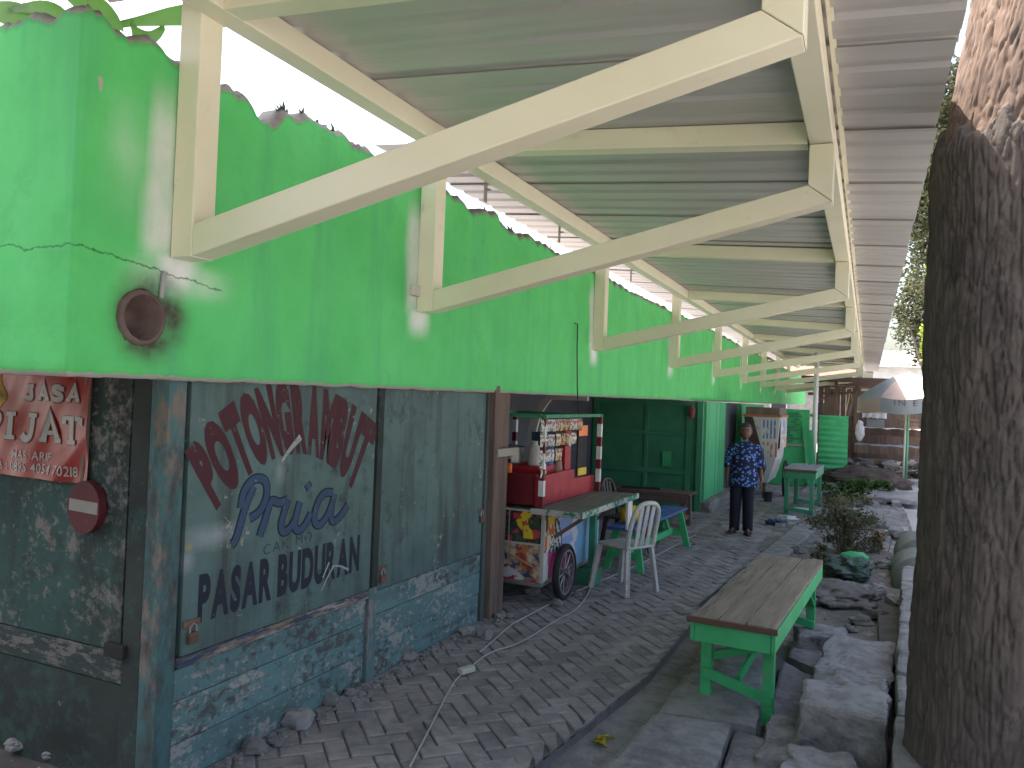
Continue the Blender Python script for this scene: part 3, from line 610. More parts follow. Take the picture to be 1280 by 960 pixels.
# ================================================================== STEEL CANOPY
cn = thing('steel_canopy', 'cream painted steel bracket canopy with corrugated metal sheets along the green wall', 'canopy', (-1.3, 2.0, 2.2))
T = .12
def zsh(x): return 3.245-.072*(x+.3)                       # underside of the sheets across the canopy
XO = -.26
for i, ty in enumerate(TR):
    yc = ty+T/2; zo = 2.86-.010*(ty-4)*(ty > 4)
    tz = zsh(XB+.06)-.03
    MB().bb((XB+.002, ty, 2.275), (XB+T, ty+T, tz)).build('wall_post', cream, cn, .006)
    y0 = Vector((XB+T, yc, 2.345)); y1 = Vector((XO+.045, yc, zo))
    dn = (y1-y0).normalized(); k = (XB+T+.001-y0.x)/dn.x
    b = MB(); V = []
    for yy in (ty+.001, ty+T-.001):                        # mitred diagonal
        V += [(XB+T+.001, yy, 2.277), (XB+T+.001, yy, 2.410), (XO-.06, yy, zo+.065-.014), (XO+.06, yy, zo-.045)]
    b.add(V, [(0, 1, 2, 3), (7, 6, 5, 4), (0, 3, 7, 4), (1, 5, 6, 2), (0, 4, 5, 1), (3, 2, 6, 7)])
    b.build('diagonal_arm', cream, cn, .006)
    b = MB(); V = []
    for yy in (ty, ty+T): V += [(XO-.0585, yy, zo+.052), (XO+.0615, yy, zo-.044), (XO+.0615, yy, zsh(XO)-.125), (XO-.0585, yy, zsh(XO)-.125)]
    b.add(V, [(0, 3, 2, 1), (4, 5, 6, 7), (0, 1, 5, 4), (1, 2, 6, 5), (2, 3, 7, 6), (3, 0, 4, 7)]); b.build('end_post', cream, cn, .005)
    MB().beam((XB+T+.118, yc, zsh(XB+T+.06)-.064), (XO-.065, yc, zsh(XO-.06)-.064), T-.01, .118).build('top_chord', cream, cn, .005)
CY0, CY1 = -5.0, 31.6
MB().bb((XO-.06, CY0, zsh(XO)-.122), (XO+.06, CY1, zsh(XO)-.006)).build('edge_beam', cream, cn, .006)
MB().bb((XB+T+.001, CY0, zsh(-2.5)-.125), (XB+T+.115, CY1, zsh(-2.45)-.005)).build('inner_beam', cream, cn, .006)
MB().bb((XO+.075, CY0, zsh(XO+.07)-.012), (XO+.10, CY1, zsh(XO+.07)-.004)).build('edge_trim', cream, cn)
def sheetprof(width):
    pts = []; n = 4; per = width/n
    for k in range(n): pts += [(k*per, 0), (k*per+per*.58, 0), (k*per+per*.70, .015), (k*per+per*.88, .015)]
    return pts+[(width, 0)]
PW = 1.05; prof = sheetprof(PW+.03)
def zov(x): return zsh(XO+.085)-.012-.072*(x-XO-.085)      # outer sheets lapped under the seam
def rsheet(y0, xa, xb, over=False):
    zf = zov if over else zsh
    b = MB(); k = len(prof); dz = random.uniform(-.002, .004)
    V = [(xx, y0+p[0], zf(xx)+p[1]+dz) for xx in (xa, xb) for p in prof]+[(xx, y0+p[0], zf(xx)+p[1]+dz+.002) for xx in (xa, xb) for p in prof]
    b.add(V, [(j, j+1, k+j+1, k+j) for j in range(k-1)]+[(2*k+j, 3*k+j, 3*k+j+1, 2*k+j+1) for j in range(k-1)]+[(k+j, k+j+1, 3*k+j+1, 3*k+j) for j in range(k-1)]+[(j+1, j, 2*k+j, 2*k+j+1) for j in range(k-1)])
    b.build('eave_sheet' if over else 'roof_sheet', zinc, cn)
yy = CY0; 
while yy < CY1-.3:
    xi = -2.50 if 2.55 < yy+.5 < 4.45 else -3.15
    rsheet(yy, xi, XO+.10); rsheet(yy, XO+.085, .272+random.uniform(-.006, .006), over=True); yy += PW
# brackets hanging from the inner beam
for yy in (5.05, 6.55, 8.9):
    p = at(0, 0, X=-2.6); b = MB(); b.bb((-2.60, yy, 3.17), (-2.596, yy+.05, 3.33)); b.bb((-2.60, yy, 3.26), (-2.56, yy+.05, 3.264)); b.build('clip', steel_m, cn)

# ================================================================== RECESS AND FURTHER KIOSKS
mb = thing('market_building', 'dark open market bay behind the snack cart with a concrete roof', 'building', (-4.4, 9, 0))
MB().bb((-8, 5.70, 2.40), (XB-.17, 37.9, 2.52)).build('roof_slab', conc, mb)
MB().bb((-8, 5.70, 1.84), (-7.9, 37.9, 2.39)).build('rear_beam', conc, mb)
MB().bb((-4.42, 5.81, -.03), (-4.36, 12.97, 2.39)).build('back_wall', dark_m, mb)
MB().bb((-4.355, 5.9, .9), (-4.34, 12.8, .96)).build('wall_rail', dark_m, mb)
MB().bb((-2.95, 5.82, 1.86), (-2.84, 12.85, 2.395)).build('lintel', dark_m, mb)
gk = thing('green_kiosk', 'green boarded kiosk with a dark green panelled end wall on a concrete step', 'kiosk', (-3.2, 13.4, 0))
GY = 12.9
MB().bb((-4.35, GY, -.02), (-2.47, GY+.04, 1.80)).build('end_wall', green_d, gk)
MB().bb((-4.35, GY+.002, 1.802), (-2.84, GY+.038, 2.39)).build('upper_wall', green_d, gk)
for x0, x1, z0, z1 in ((-4.3, -2.62, .58, .66), (-4.3, -2.75, 1.22, 1.28), (-4.34, -2.48, -.01, .09), (-4.3, -2.6, 1.72, 1.80)): MB().bb((x0, GY-.03, z0), (x1, GY-.001, z1)).build('rail', green_d, gk, .004)
for x0, x1 in ((-4.33, -4.24), (-2.72, -2.64), (-3.42, -3.36)): MB().bb((x0, GY-.026, .0), (x1, GY-.002, 1.80)).build('stile', green_d, gk, .004)
MB().bb((-2.545, GY-.05, -.02), (-2.45, GY+.06, 1.80)).build('corner_post', green_d, gk, .004)
MB().bb((-3.1, GY-.036, .70), (-2.95, GY-.031, .95)).build('lighter_patch', green, gk)
yb = GY+.07
for k in range(6):
    wv = random.uniform(.30, .36); MB().bb((-2.47, yb, .17), (-2.42+random.uniform(-.006, .006), yb+wv-.012, 1.80)).build('board', green_b, gk, .004); yb += wv
rough_block(MB(), (-2.40, GY+1.3, .07), (.30, 2.7, .20), amp=.03, sub=6, seed=4).build('step', conc, gk)
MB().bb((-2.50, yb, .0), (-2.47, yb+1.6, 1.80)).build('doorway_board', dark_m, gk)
MB().bb((-2.5, yb+1.62, 0), (-2.38, yb+1.76, 1.80)).build('door_post', green_b, gk, .005)
for k in range(5): MB().bb((-2.48, yb+1.8+k*.8, .0), (-2.43, yb+2.59+k*.8, 1.80)).build('board', green_b, gk, .004)
tag(MB().ell((-2.62, GY-.12, 1.62), (.055, .05, .11), 12, 8, lambda q: 1+.3*noise.noise(q*3)).build('hanging_bag', mat('faded_red_cloth', [(.22, .06, .05)], 8), origin=(-2.62, GY-.12, 1.62)), 'small faded red bag hanging on the corner post of the green kiosk', 'bag')
# green rendered brick stall wall further on
gw = thing('brick_stall_wall', 'low green stall wall with rough bare brick texture and leaning green planks', 'wall', (-1.9, 19.0, 0))
MB().bb((-2.62, 19.0, -.02), (-1.22, 19.12, 1.72)).build('wall', green, gw, .005)
bw = random.Random(3)
for r_ in range(11):
    for c_ in range(5):
        x0 = -1.93+c_*.125+(r_ % 2)*.06; z0 = .96+r_*.064
        if x0 > -1.44: continue
        MB().bb((x0, 18.985-bw.uniform(0, .015), z0), (x0+.115, 18.999, z0+.052)).build('brick', green_d if bw.random() < .5 else green, gw)
MB().bb((-1.98, 18.96, .88), (-1.35, 18.998, .93)).build('ledge', mat('bare_ledge', [(.33, .28, .24)], 4), gw)
for k, (xa, xb_) in enumerate(((-1.36, -1.28), (-1.28, -1.20), (-1.20, -1.13))): MB().beam((xb_+.10, 18.86, -.02), (xa+.02, 18.94, 1.42-.08*k), .07, .02, up=(0, 1, 0)).build('leaning_plank', green_b, gw)
# white support pole and green corrugated sheet
pl = thing('canopy_pole', 'slim white painted steel pole standing behind the far green table', 'pole', (-1.17, 20, 0))
MB().tube([(-1.17, 20, -.05), (-1.16, 20, 3.1)], .055, 16).build('shaft', white_p, pl, smooth=True)
MB().bb((-1.27, 19.9, -.02), (-1.07, 20.1, .02)).build('base_plate', conc, pl)
cs = thing('corrugated_fence_panel', 'bright green corrugated sheet panel standing beside the white pole', 'fence panel', (-.8, 20.6, 0))
b = MB(); k = 52; V = [(xx, 20.6+.022*math.sin(2*math.pi*i/5.2), .22+1.38*i/k) for xx in (-1.10, -.44) for i in range(k+1)]
V += [(x_, y_+.004, z_) for x_, y_, z_ in V]; n = k+1
b.add(V, [(i, n+i, n+i+1, i+1) for i in range(k)]+[(2*n+i, 2*n+i+1, 3*n+i+1, 3*n+i) for i in range(k)]+[(n+i, 3*n+i, 3*n+i+1, n+i+1) for i in range(k)]).build('sheet', green, cs, smooth=True)
for xx in (-1.0, -.54): MB().bb((xx-.03, 20.64, -.02), (xx+.03, 20.70, 1.55)).build('post', oldwood, cs)

# ================================================================== FURNITURE
def table_bench(name, label, cat, c, L_, W_, H_, rz, mtop, mfr, planks, low=(0, 0, 0, 0), over=.0, group=None, apron=.11, diag=True):
    t = thing(name, label, cat, (c[0], c[1], 0), group, rz); hl, hw = L_/2, W_/2     # long axis = local y
    pw_ = W_/planks
    for k in range(planks):
        b = MB(); x0 = -hw+k*pw_+.004; x1 = x0+pw_-.009
        rough_block(b, ((x0+x1)/2, random.uniform(-.005, .012), H_-.014+random.uniform(-.003, .003)), (x1-x0+.004, L_+.01, .030), rz=random.gauss(0, .003), amp=.006, sub=13, seed=k+L_); b.build('top_plank', mtop, t, local=True)
    MB().box((0, -hl-.012, H_-.014), (W_+.03, .022, .034)).build('end_batten', mat('brown_batten', [(.12, .065, .05)], 6, stretch=(.4, 4, 4), bump=.4), t, .003, local=True)
    for s in (-1, 1):
        MB().box((s*(hw-.012), 0, H_-.034-apron/2), (.024, L_-.03, apron)).build('apron', mfr, t, .003, local=True)
        MB().box((0, s*(hl-.02), H_-.034-apron/2-.002), (W_-.052, .024, apron)).build('end_apron', mfr, t, .003, local=True)
    legs = []
    for i, (sx, sy) in enumerate(((-1, -1), (1, -1), (1, 1), (-1, 1))):
        z0 = low[i]; yy = sy*(hl-over-.085); xx = sx*(hw-.06)
        MB().bb((xx-.032, yy-.03, z0), (xx+.032, yy+.03, H_-.036)).build('leg', mfr, t, .004, local=True)
    for sy in (-1, 1):
        zz = .13+(low[1] if sy < 0 else low[2])*.5
        MB().beam((-hw+.05, sy*(hl-over-.085)-.045, .14+low[0 if sy < 0 else 3]*.3), (hw-.03, sy*(hl-over-.085)-.045, zz-.03), .024, .06).build('stretcher', mfr, t, .003, local=True)
        if diag: MB().beam((-hw+.05, sy*(hl-over-.085)+.046, .20), (hw-.05, sy*(hl-over-.085)+.046, H_-.16), .02, .05).build('brace', mfr, t, .003, local=True)
    if diag:
        MB().beam((.0, -hl+.25, .10), (.10, -hl+.62, H_-.16), .075, .02, up=(1, 0, 0)).build('long_brace', mfr, t, .003, local=True)
        MB().beam((hw-.05, hl-.50, H_-.18), (hw-.05, hl-.14, .12), .02, .045, up=(1, 0, 0)).build('side_brace', mfr, t, .003, local=True)
    return t
a0, a1 = Vector((-.685, 4.66)), Vector((-.55, 6.98)); dv = a1-a0
table_bench('long_bench', 'long bench with worn grey plank top and bright green frame beside the drain', 'bench', (a0+a1)/2, dv.length, .485, .50, -math.atan2(dv.x, dv.y), oldwood_h, green, 3, low=(-.01, -.12, -.16, -.1), over=.12)
table_bench('small_table', 'tall narrow dark green table with a pale top near the rubble', 'table', (-.96, 14.0), 1.5, .50, .77, -.03, mat('pale_table_top', [(.24, .23, .24)], 4, bump=.3), green_d, 2, low=(-.02, .0, -.02, .0), diag=False)
# blue topped bench on splayed green legs
t = thing('blue_bench', 'low bench with blue plank top on splayed green legs beside the white chair', 'bench', (-2.22, 8.78, 0), rz=-.05)
for k in range(2): MB().box((-.078+.156*k, 0, .445), (.15, 2.05, .03)).build('top_plank', blue_m, t, .005, local=True)
for sy in (-1, 1):
    yy = sy*.86
    for sx in (-1, 1): MB().beam((sx*.10, yy-sy*.02, .43), (sx*.19, yy+sy*.05, -.012), .075, .035, up=(0, 1, 0)).build('leg', green, t, .004, local=True)
    MB().beam((-.155, yy+sy*.025, .16), (.155, yy+sy*.025, .16), .03, .07).build('cross_bar', green, t, .004, local=True)
    MB().beam((0, yy-sy*.05, .16), (0, yy-sy*.35, .42), .06, .025, up=(1, 0, 0)).build('brace', green, t, .003, local=True)
MB().beam((0, -.84, .18), (0, .84, .18), .045, .07).build('stretcher', green, t, .004, local=True)
tag(MB().ell((-2.27, 8.06, .555), (.105, .10, .105), 18, 12, lambda q: 1+.22*noise.noise(q*2.2)+.1*noise.noise(q*6)).build('plastic_bag', yellow_m, origin=(-2.27, 8.06, .46), smooth=True), 'bright yellow plastic bag resting on the blue bench', 'bag')
# brown bench against the green wall
t = thing('brown_bench', 'old dark brown wooden bench against the dark green end wall', 'bench', (-2.88, 11.2, 0), rz=-.03)
for k in range(2): MB().box((0, -.12+.24*k, .475), (1.30, .225, .03)).build('top_plank', oldwood_x, t, .005, local=True)
MB().box((0, -.215, .40), (1.24, .025, .11)).build('apron', oldwood_x, t, .004, local=True)
for sx in (-1, 1):
    for sy in (-1, 1): MB().bb((sx*.55-.035, sy*.17-.03, -.01), (sx*.55+.035, sy*.17+.03, .46)).build('leg', oldwood, t, .004, local=True)
    MB().bb((sx*.55-.015, -.15, .10), (sx*.55+.015, .15, .16)).build('stretcher', oldwood, t, .003, local=True)
tag(MB().beam((-3.25, 11.05, .508), (-2.72, 11.22, .508), .03, .03).build('stick', black_m, origin=(-3, 11.1, .5)), 'dark stick lying on the old brown bench', 'stick')
# plastic chairs (local: faces -x, back on +x)
def chair(name, label, loc, rz, m):
    t = thing(name, label, 'chair', loc, rz=rz)
    b = MB(); rings = []
    for z, s in ((.415, .93), (.425, 1), (.437, 1), (.440, .95)):
        rings.append([((-.02+.205*s*math.copysign(abs(math.cos(a))**.35, math.cos(a))), .20*s*math.copysign(abs(math.sin(a))**.35, math.sin(a)), z) for a in [2*math.pi*k/28 for k in range(28)]])
    b.loft(rings).build('seat', m, t, smooth=True, local=True)
    for sx, sy in ((-1, -1), (-1, 1), (1, -1), (1, 1)):
        tp = Vector((-.02+sx*.17, sy*.165, .425)); bt_ = Vector((-.02+sx*(.235 if sx < 0 else .215), sy*.21, 0))
        MB().beam(tp, bt_, .045, .030, up=(1, 0, 0)).build('leg', m, t, .008, local=True)
        MB().beam(tp+Vector((0, -sy*.02, -.0)), bt_+Vector((0, -sy*.018, 0)), .012, .045, up=(1, 0, 0)).build('leg_flange', m, t, .003, local=True)
    pts = [(.155, -.175, .42), (.185, -.18, .60), (.225, -.165, .76), (.24, -.11, .825), (.245, 0, .845), (.24, .11, .825), (.225, .165, .76), (.185, .18, .60), (.155, .175, .42)]
    P = [Vector(p) for p in pts]
    for _ in range(2):
        q = [P[0]]
        for a, c in zip(P, P[1:]): q += [a*.75+c*.25, a*.25+c*.75]
        P = q+[P[-1]]
    MB().tube(P, .022, 8).build('back_frame', m, t, smooth=True, local=True)
    for sy in (-.075, 0, .075): MB().beam((.165, sy, .43), (.24, sy*1.05, .825), .05, .012, up=(1, 0, 0)).build('back_slat', m, t, .004, local=True)
    return t
chair('plastic_chair', 'dirty white plastic chair in front of the snack cart', (-2.0, 7.06, 0), R(-26), white_m)
chair('plastic_chair', 'dark brown plastic chair tucked behind the snack cart counter', (-2.52, 8.72, 0), R(172), darkpl)

# ================================================================== SNACK CART
ct = thing('snack_cart', 'red and printed wooden snack cart with striped posts and spoked wheels', 'cart', (-2.9, 6.85, 0))
CX0, CX1, CYa, CYb, CZ0, CZ1 = -3.42, -2.45, 6.10, 7.58, .20, .80
MB().bb((CX0, CYa, CZ0), (CX1, CYb, CZ1)).build('body', offwhite, ct, .004)
def printed(name, parent, face, a0, a1, c0, c1, nx, nz, fn, h, m=None, keep=None):
    V = []; F = []; cl = []
    for j in range(nz+1):
        for i in range(nx+1): V.append(face.p(a0+(a1-a0)*i/nx, c0+(c1-c0)*j/nz, h))
    for j in range(nz):
        for i in range(nx):
            s, t_ = (i+.5)/nx, (j+.5)/nz
            if keep and not keep(s, t_): continue
            F.append((j*(nx+1)+i, j*(nx+1)+i+1, (j+1)*(nx+1)+i+1, (j+1)*(nx+1)+i)); cl.append(fn(s, t_))
    o = MB().add(V, F).build(name, m or vcol_mat('printed_vinyl'), parent)
    ca_ = o.data.color_attributes.new('Col', 'FLOAT_COLOR', 'CORNER'); ca_.data.foreach_set('color', [q for c in cl for _ in range(4) for q in (*c, 1)])
    return o
CS = Face((CX1, 0, 0), (0, 1, 0), (0, 0, 1), (1, 0, 0)); CN = Face((0, CYa, 0), (1, 0, 0), (0, 0, 1), (0, -1, 0))
def nn(s, t_, k, z): return noise.noise(Vector((s*k, t_*k, z)))
def art_side(s, t_):
    e = s+.05*nn(s, t_, 5, 1)
    if e < .26:
        if t_ < .42-.3*e: return (.42, .04, .16) if e > .06 else (.5, .48, .46)
        v = nn(s*2.6, t_, 8, 4)
        if t_ > .78 and .04 < e < .16: return (.62, .45, .03) if v > -.25 else (.35, .06, .03)
        if t_ > .45 and e < .16: return (.55, .14, .03) if v > .05 else (.6, .56, .42) if v > -.2 else (.05, .045, .04)
        st = math.sin((s*2.4+t_*.6)*46+3*v); return (.03, .03, .035) if st > -.1 else (.55, .55, .54)
    if t_ < .52-1.1*(e-.2) and e < .5: return (.42, .04, .17)
    if e < .40+.10*t_: return (.28, .36, .66) if nn(s, t_, 6, 2) < .2 else (.5, .5, .62)
    if e < .52+.06*t_: return (.62, .62, .64) if nn(s*2, t_, 9, 3) < .28 else (.3, .32, .4)
    if t_ > .80 and e > .70-.0*t_: return (.10, .09, .30)
    return (.22, .43, .66) if nn(s, t_, 3, 8) < .15 else (.28, .5, .72)
printed('side_print', ct, CS, CYa+.01, CYb-.01, CZ0+.01, CZ1-.01, 66, 34, art_side, .004)
def art_front(seed, pal):
    def f(s, t_):
        v = nn(s, t_, 4.2, seed)+.5*nn(s, t_, 11, seed+5); d_ = abs(s-.5-.12*math.sin(t_*7))
        if d_ < .17 and .15 < t_: return pal[0] if v > -.2 else pal[1]
        if v > .22: return pal[2]
        if v < -.24: return pal[3]
        return pal[4]
    return f
pals = [((.62, .48, .03), (.5, .07, .03), (.03, .09, .04), (.45, .05, .06), (.03, .03, .032)), ((.45, .16, .05), (.3, .05, .04), (.55, .42, .34), (.05, .08, .2), (.42, .26, .16)), ((.5, .48, .46), (.32, .03, .05), (.04, .05, .1), (.4, .05, .08), (.2, .18, .18))]
for k, (a, c, z0, z1) in enumerate(((-2.765, -2.465, .52, .785), (-2.765, -2.465, .215, .51), (-3.10, -2.775, .52, .785), (-3.10, -2.775, .215, .51))): printed('poster', ct, CN, a, c, z0, z1, 30, 28, art_front(k*7+2, pals[k % 2]), .004)
# bundle of printed rag bag hanging at the front
o = printed('poster_overlap', ct, CN, -3.05, -2.50, .175, .40, 44, 22, art_front(31, pals[2]), .012, keep=lambda s, t_: t_ < .95-.75*max(0, s-.15)+.1*math.sin(s*17))
MB().tube([CN.p(-3.0, .52, .02), CN.p(-2.53, .33, .02)], .008, 6).build('stick', mat('cane', [(.36, .27, .16)], 5), ct)
for z in (.515,): MB().bb((CX0, CYa-.012, z-.008), (CX1, CYa-.0045, z+.008)).build('trim', offwhite, ct)
MB().bb((CX1-.02, CYa-.013, CZ0), (CX1+.012, CYa-.001, CZ1)).build('corner_trim', offwhite, ct)
MB().bb((CX0, CYa-.02, .165), (CX1, CYb, .197)).build('floor_frame', steel_m, ct, .004)
# counter
for k in range(3): MB().bb((-2.52+.145*k, 5.98, .806), (-2.38+.145*k, 7.62+.02*k, .832)).build('counter_plank', mat('counter_wood', [(.3, (.10, .085, .075)), (.7, (.2, .17, .15))], 5, stretch=(4, .4, 4), bump=.5, rnd=.15, peel=((.05, .15, .10), .44, 6, .04)), ct, .003)
ce = mat('chipped_green_edge', [(.3, (.025, .14, .08)), (.7, (.05, .2, .12))], 5, peel=((.4, .4, .38), .50, 10, .02), bump=.3)
MB().bb((-2.086, 5.97, .788), (-2.066, 7.66, .838)).build('counter_edge', ce, ct, .003)
MB().bb((-2.52, 5.957, .79), (-2.066, 5.975, .838)).build('counter_end', ce, ct, .003)
for yy in (6.35, 7.35): MB().beam((-2.45, yy, .55), (-2.12, yy, .79), .03, .03).build('counter_strut', oldwood, ct)
MB().bb((-2.12, 7.40, .50), (-2.10, 7.55, .785)).build('hanging_paper', white_p, ct)
# upper red boxes
MB().bb((CX0, CYa+.01, .801), (CX0+.03, CYb-.02, 1.12)).build('rear_board', dkred, ct, .004)
MB().bb((CX0+.03, CYa+.005, .84), (-2.535, CYa+.035, 1.10)).build('front_board', dkred, ct, .004)
b = MB(); V = [(xx, yy, z) for xx in (-2.53, -2.50) for yy, z in ((6.06, .835), (7.52, .835), (7.52, 1.00), (6.95, 1.01), (6.93, 1.10), (6.06, 1.09))]
b.add(V, [(0, 1, 2, 3, 4, 5), (11, 10, 9, 8, 7, 6)]+[(i, i+6, (i+1) % 6+6, (i+1) % 6) for i in range(6)]); b.build('side_board', red_m, ct, .003)
MB().bb((-3.38, CYa+.04, 1.03), (-2.56, 7.0, 1.055)).build('work_top', red_m, ct, .004)
MB().bb((-2.95, 6.32, 1.056), (-2.60, 6.75, 1.15)).build('red_box', red_m, ct, .006)
MB().bb((-2.62, 6.86, 1.02), (-2.57, 7.02, 1.50)).build('red_upright', red_m, ct, .005)
MB().bb((-3.0, 7.05, .84), (-2.62, 7.08, 1.42)).build('blue_board', cyanblue, ct, .003)
pr_ = MB().bb((-2.545, 7.10, 1.02), (-2.53, 7.36, 1.50)).build('hanging_rack', black_m, ct)
MB().bb((-2.528, 7.10, 1.02), (-2.52, 7.34, 1.09)).build('yellow_card', yellow_m, pr_); MB().bb((-2.528, 7.09, 1.40), (-2.52, 7.34, 1.50)).build('orange_card', orange_m, pr_)
disc(MB(), Face((-2.568, 0, 0), (0, 1, 0), (0, 0, 1), (1, 0, 0)), (6.95, 1.36), .05, 0, .012).build('lid', steel_m, ct)
# striped posts, rods
for (px_, py_) in ((-2.455, 6.03), (-2.455, 7.52), (-3.39, 6.03), (-3.39, 7.52)):
    z = .84; k = 0
    while z < 1.57:
        z1 = min(1.58, z+(.13 if k % 2 else .095)); MB().bb((px_-.022, py_-.022, z), (px_+.022, py_+.022, z1-.0005)).build('post_band', white_p if k % 2 else dkred, ct); z = z1; k += 1
for a, c in (((-2.455, 6.0, 1.60), (-2.455, 7.56, 1.60)), ((-3.39, 6.0, 1.60), (-3.39, 7.56, 1.60)), ((-3.45, 6.03, 1.597), (-2.43, 6.03, 1.597)), ((-3.45, 7.52, 1.597), (-2.43, 7.52, 1.597))): MB().beam(a, c, .028, .028).build('top_rod', green_d, ct)
# legs and wheels
MB().bb((-2.62, 7.30, 0), (-2.55, 7.38, .165)).build('leg', green_d, ct, .004)
MB().bb((-2.52, 7.05, 0), (-2.30, 7.25, .15)).build('leg_block', green_d, ct, .004)
MB().bb((-2.40, 7.13, .15), (-2.34, 7.20, .79)).build('leg', green_d, ct, .004)
WY, WZ, WR = 6.46, .238, .243
def xring(x_, r, n=40): return [(x_, WY+r*math.cos(2*math.pi*k/n), WZ+r*math.sin(2*math.pi*k/n)) for k in range(n)]
for wx, sg_ in ((-2.385, 1), (-3.48, -1)):
    ty = MB().loft([xring(wx-.026, WR-.045), xring(wx-.030, WR-.02), xring(wx-.014, WR), xring(wx+.014, WR), xring(wx+.030, WR-.02), xring(wx+.026, WR-.045), xring(wx-.026, WR-.045)], cap=False).build('wheel', black_m, ct, smooth=True)
    MB().loft([xring(wx-.022, WR-.046), xring(wx+.022, WR-.046), xring(wx+.022, WR-.066), xring(wx-.022, WR-.066), xring(wx-.022, WR-.046)], cap=False).build('rim', steel_m, ty)
    hb = MB().loft([xring(wx-.045, .030, 16), xring(wx+.045, .030, 16)]).build('hub', steel_m, ty)
    for k in range(10):
        a = 2*math.pi*k/10+.2; MB().tube([(wx, WY+.02*math.cos(a), WZ+.02*math.sin(a)), (wx, WY+(WR-.06)*math.cos(a), WZ+(WR-.06)*math.sin(a))], .0065, 6).build('spoke', steel_m, ty)
MB().tube([(-3.5, WY, WZ-.0), (-2.36, WY, WZ)], .014, 8).build('axle', rust, ct)
# goods on the cart
rs = random.Random(5); fcol = [(.62, .58, .5), (.6, .58, .56), (.55, .42, .26), (.5, .34, .16), (.58, .5, .42), (.5, .3, .16)]
def art_sachet(c, sd):
    return lambda s, t_: (.05, .03, .03) if t_ < .06 or t_ > .94 else (tuple(q*.35 for q in c) if nn(s, t_, 4, sd) > .12 else (.4, .05, .04) if abs(t_-.72) < .08 and nn(s, t_, 9, sd) > -.1 else c)
for k, px_ in enumerate((681, 690, 699, 708, 717.5, 725)):
    yy = at(px_, 550, X=-2.44).y; cnt = (4, 3, 3, 2, 2, 1)[k]
    st = thing('sachet_strip', ('strip of four pale sachets hanging beside the near striped post', 'strip of three white sachets hanging second from the near striped post', 'strip of dark edged sachets hanging third from the near striped post', 'strip of two tan sachets hanging fourth from the near striped post', 'strip of two cream sachets hanging fifth from the near striped post', 'single orange tan sachet hanging by the red upright')[k], 'sachets', (-2.455, yy, 1.585-.13*cnt), 'sachet strips hanging on the snack cart')
    for j in range(cnt):
        z1 = 1.585-j*.128; tw = rs.uniform(-.35, .35)
        f = Face((-2.452+rs.uniform(-.005, .005), yy, 0), (-math.sin(.75+tw), math.cos(.75+tw), 0), (0, 0, 1), (math.cos(.75+tw), math.sin(.75+tw)*-1, 0))
        f.r = Vector((math.sin(.55+tw), math.cos(.55+tw), 0)); f.n = Vector((f.r.y, -f.r.x, 0))
        V = []; n_ = 7
        for jj in range(n_+1):
            for ii in range(n_+1):
                s, t_ = ii/n_, jj/n_; V.append((s, t_))
        o = printed('sachet', st, f, -.038, .038, z1-.122, z1-.004, 12, 14, art_sachet(fcol[k], k*3+j), 0, vcol_mat('sachet_print', .3, .05))
        for v in o.data.vertices: 
            lz = (v.co.z+st.location.z-(z1-.122))/.118; d_ = .014*math.sin(math.pi*max(0, min(1, lz)))
            v.co += f.n*d_
tag(MB().lathe((-2.92, 6.42, 1.152), [(.10, 0), (.115, .02), (.115, .15), (.12, .155), (.05, .17)]).build('cooking_pot', steel_m, smooth=False, origin=(-2.92, 6.42, 1.152)), 'dull steel pot on top of the red box of the snack cart', 'pot')
tag(MB().lathe((-2.70, 6.42, 1.152), [(.05, 0), (.055, .02), (.05, .16), (.03, .19), (.033, .21), (.03, .215)]).build('thermos', offwhite, origin=(-2.7, 6.42, 1.152)), 'pale flask standing by the near striped post on the snack cart', 'flask')
bo = thing('sauce_bottle', 'small orange bottle with black cap on the snack cart', 'bottle', (-2.80, 6.12, 1.10))
MB().lathe((-2.80, 6.118, 1.10), [(.022, 0), (.025, .01), (.025, .07), (.012, .085)], 14).build('bottle', orange_m, bo); MB().lathe((-2.80, 6.118, 1.186), [(.014, 0), (.014, .03)], 14).build('cap', black_m, bo)
tag(MB().lathe((-2.62, 6.56, 1.152), [(.045, 0), (.048, .01), (.042, .17), (.045, .18)], 18).build('blue_cup', bluepl, origin=(-2.62, 6.56, 1.152)), 'tall blue plastic cup behind the hanging sachets', 'cup')
tag(MB().lathe((-2.60, 6.86-.12, 1.057), [(.05, 0), (.055, .02), (.035, .16), (.05, .24)], 18).build('brown_jar', mat('brown_glass', [(.25, .15, .09)], 5, rough=.3), origin=(-2.6, 6.74, 1.057)), 'brown jar behind the hanging sachets on the snack cart', 'jar')
# white bent frame behind the cart
fr = thing('arched_frame', 'curved off white frame standing behind the snack cart', 'frame', (-3.6, 8.4, 0))
p0 = at(662, 585, Y=8.3); p1 = at(664, 545, Y=8.3); p2 = at(672, 515, Y=8.3); p3 = at(690, 492, Y=8.3); p4 = at(715, 480, Y=8.3)
AR = [Vector((p0.x-.04, 8.3, 0)), Vector((p0.x-.03, 8.3, .8)), p0, p1, p2, p3, p4]
for _ in range(2):
    q = [AR[0]]
    for a, c in zip(AR, AR[1:]): q += [a*.75+c*.25, a*.25+c*.75]
    AR = q+[AR[-1]]
b = MB(); b.loft([[p+Vector((a, e, 0)) for a, e in ((-.05, -.02), (.05, -.02), (.05, .02), (-.05, .02))] for p in AR]); b.build('arch', offwhite, fr)
q0 = at(688, 496, Y=8.3); MB().bb((q0.x-.02, 8.27, 1.74), (-2.86, 8.33, 1.80)).build('bar', offwhite, fr)

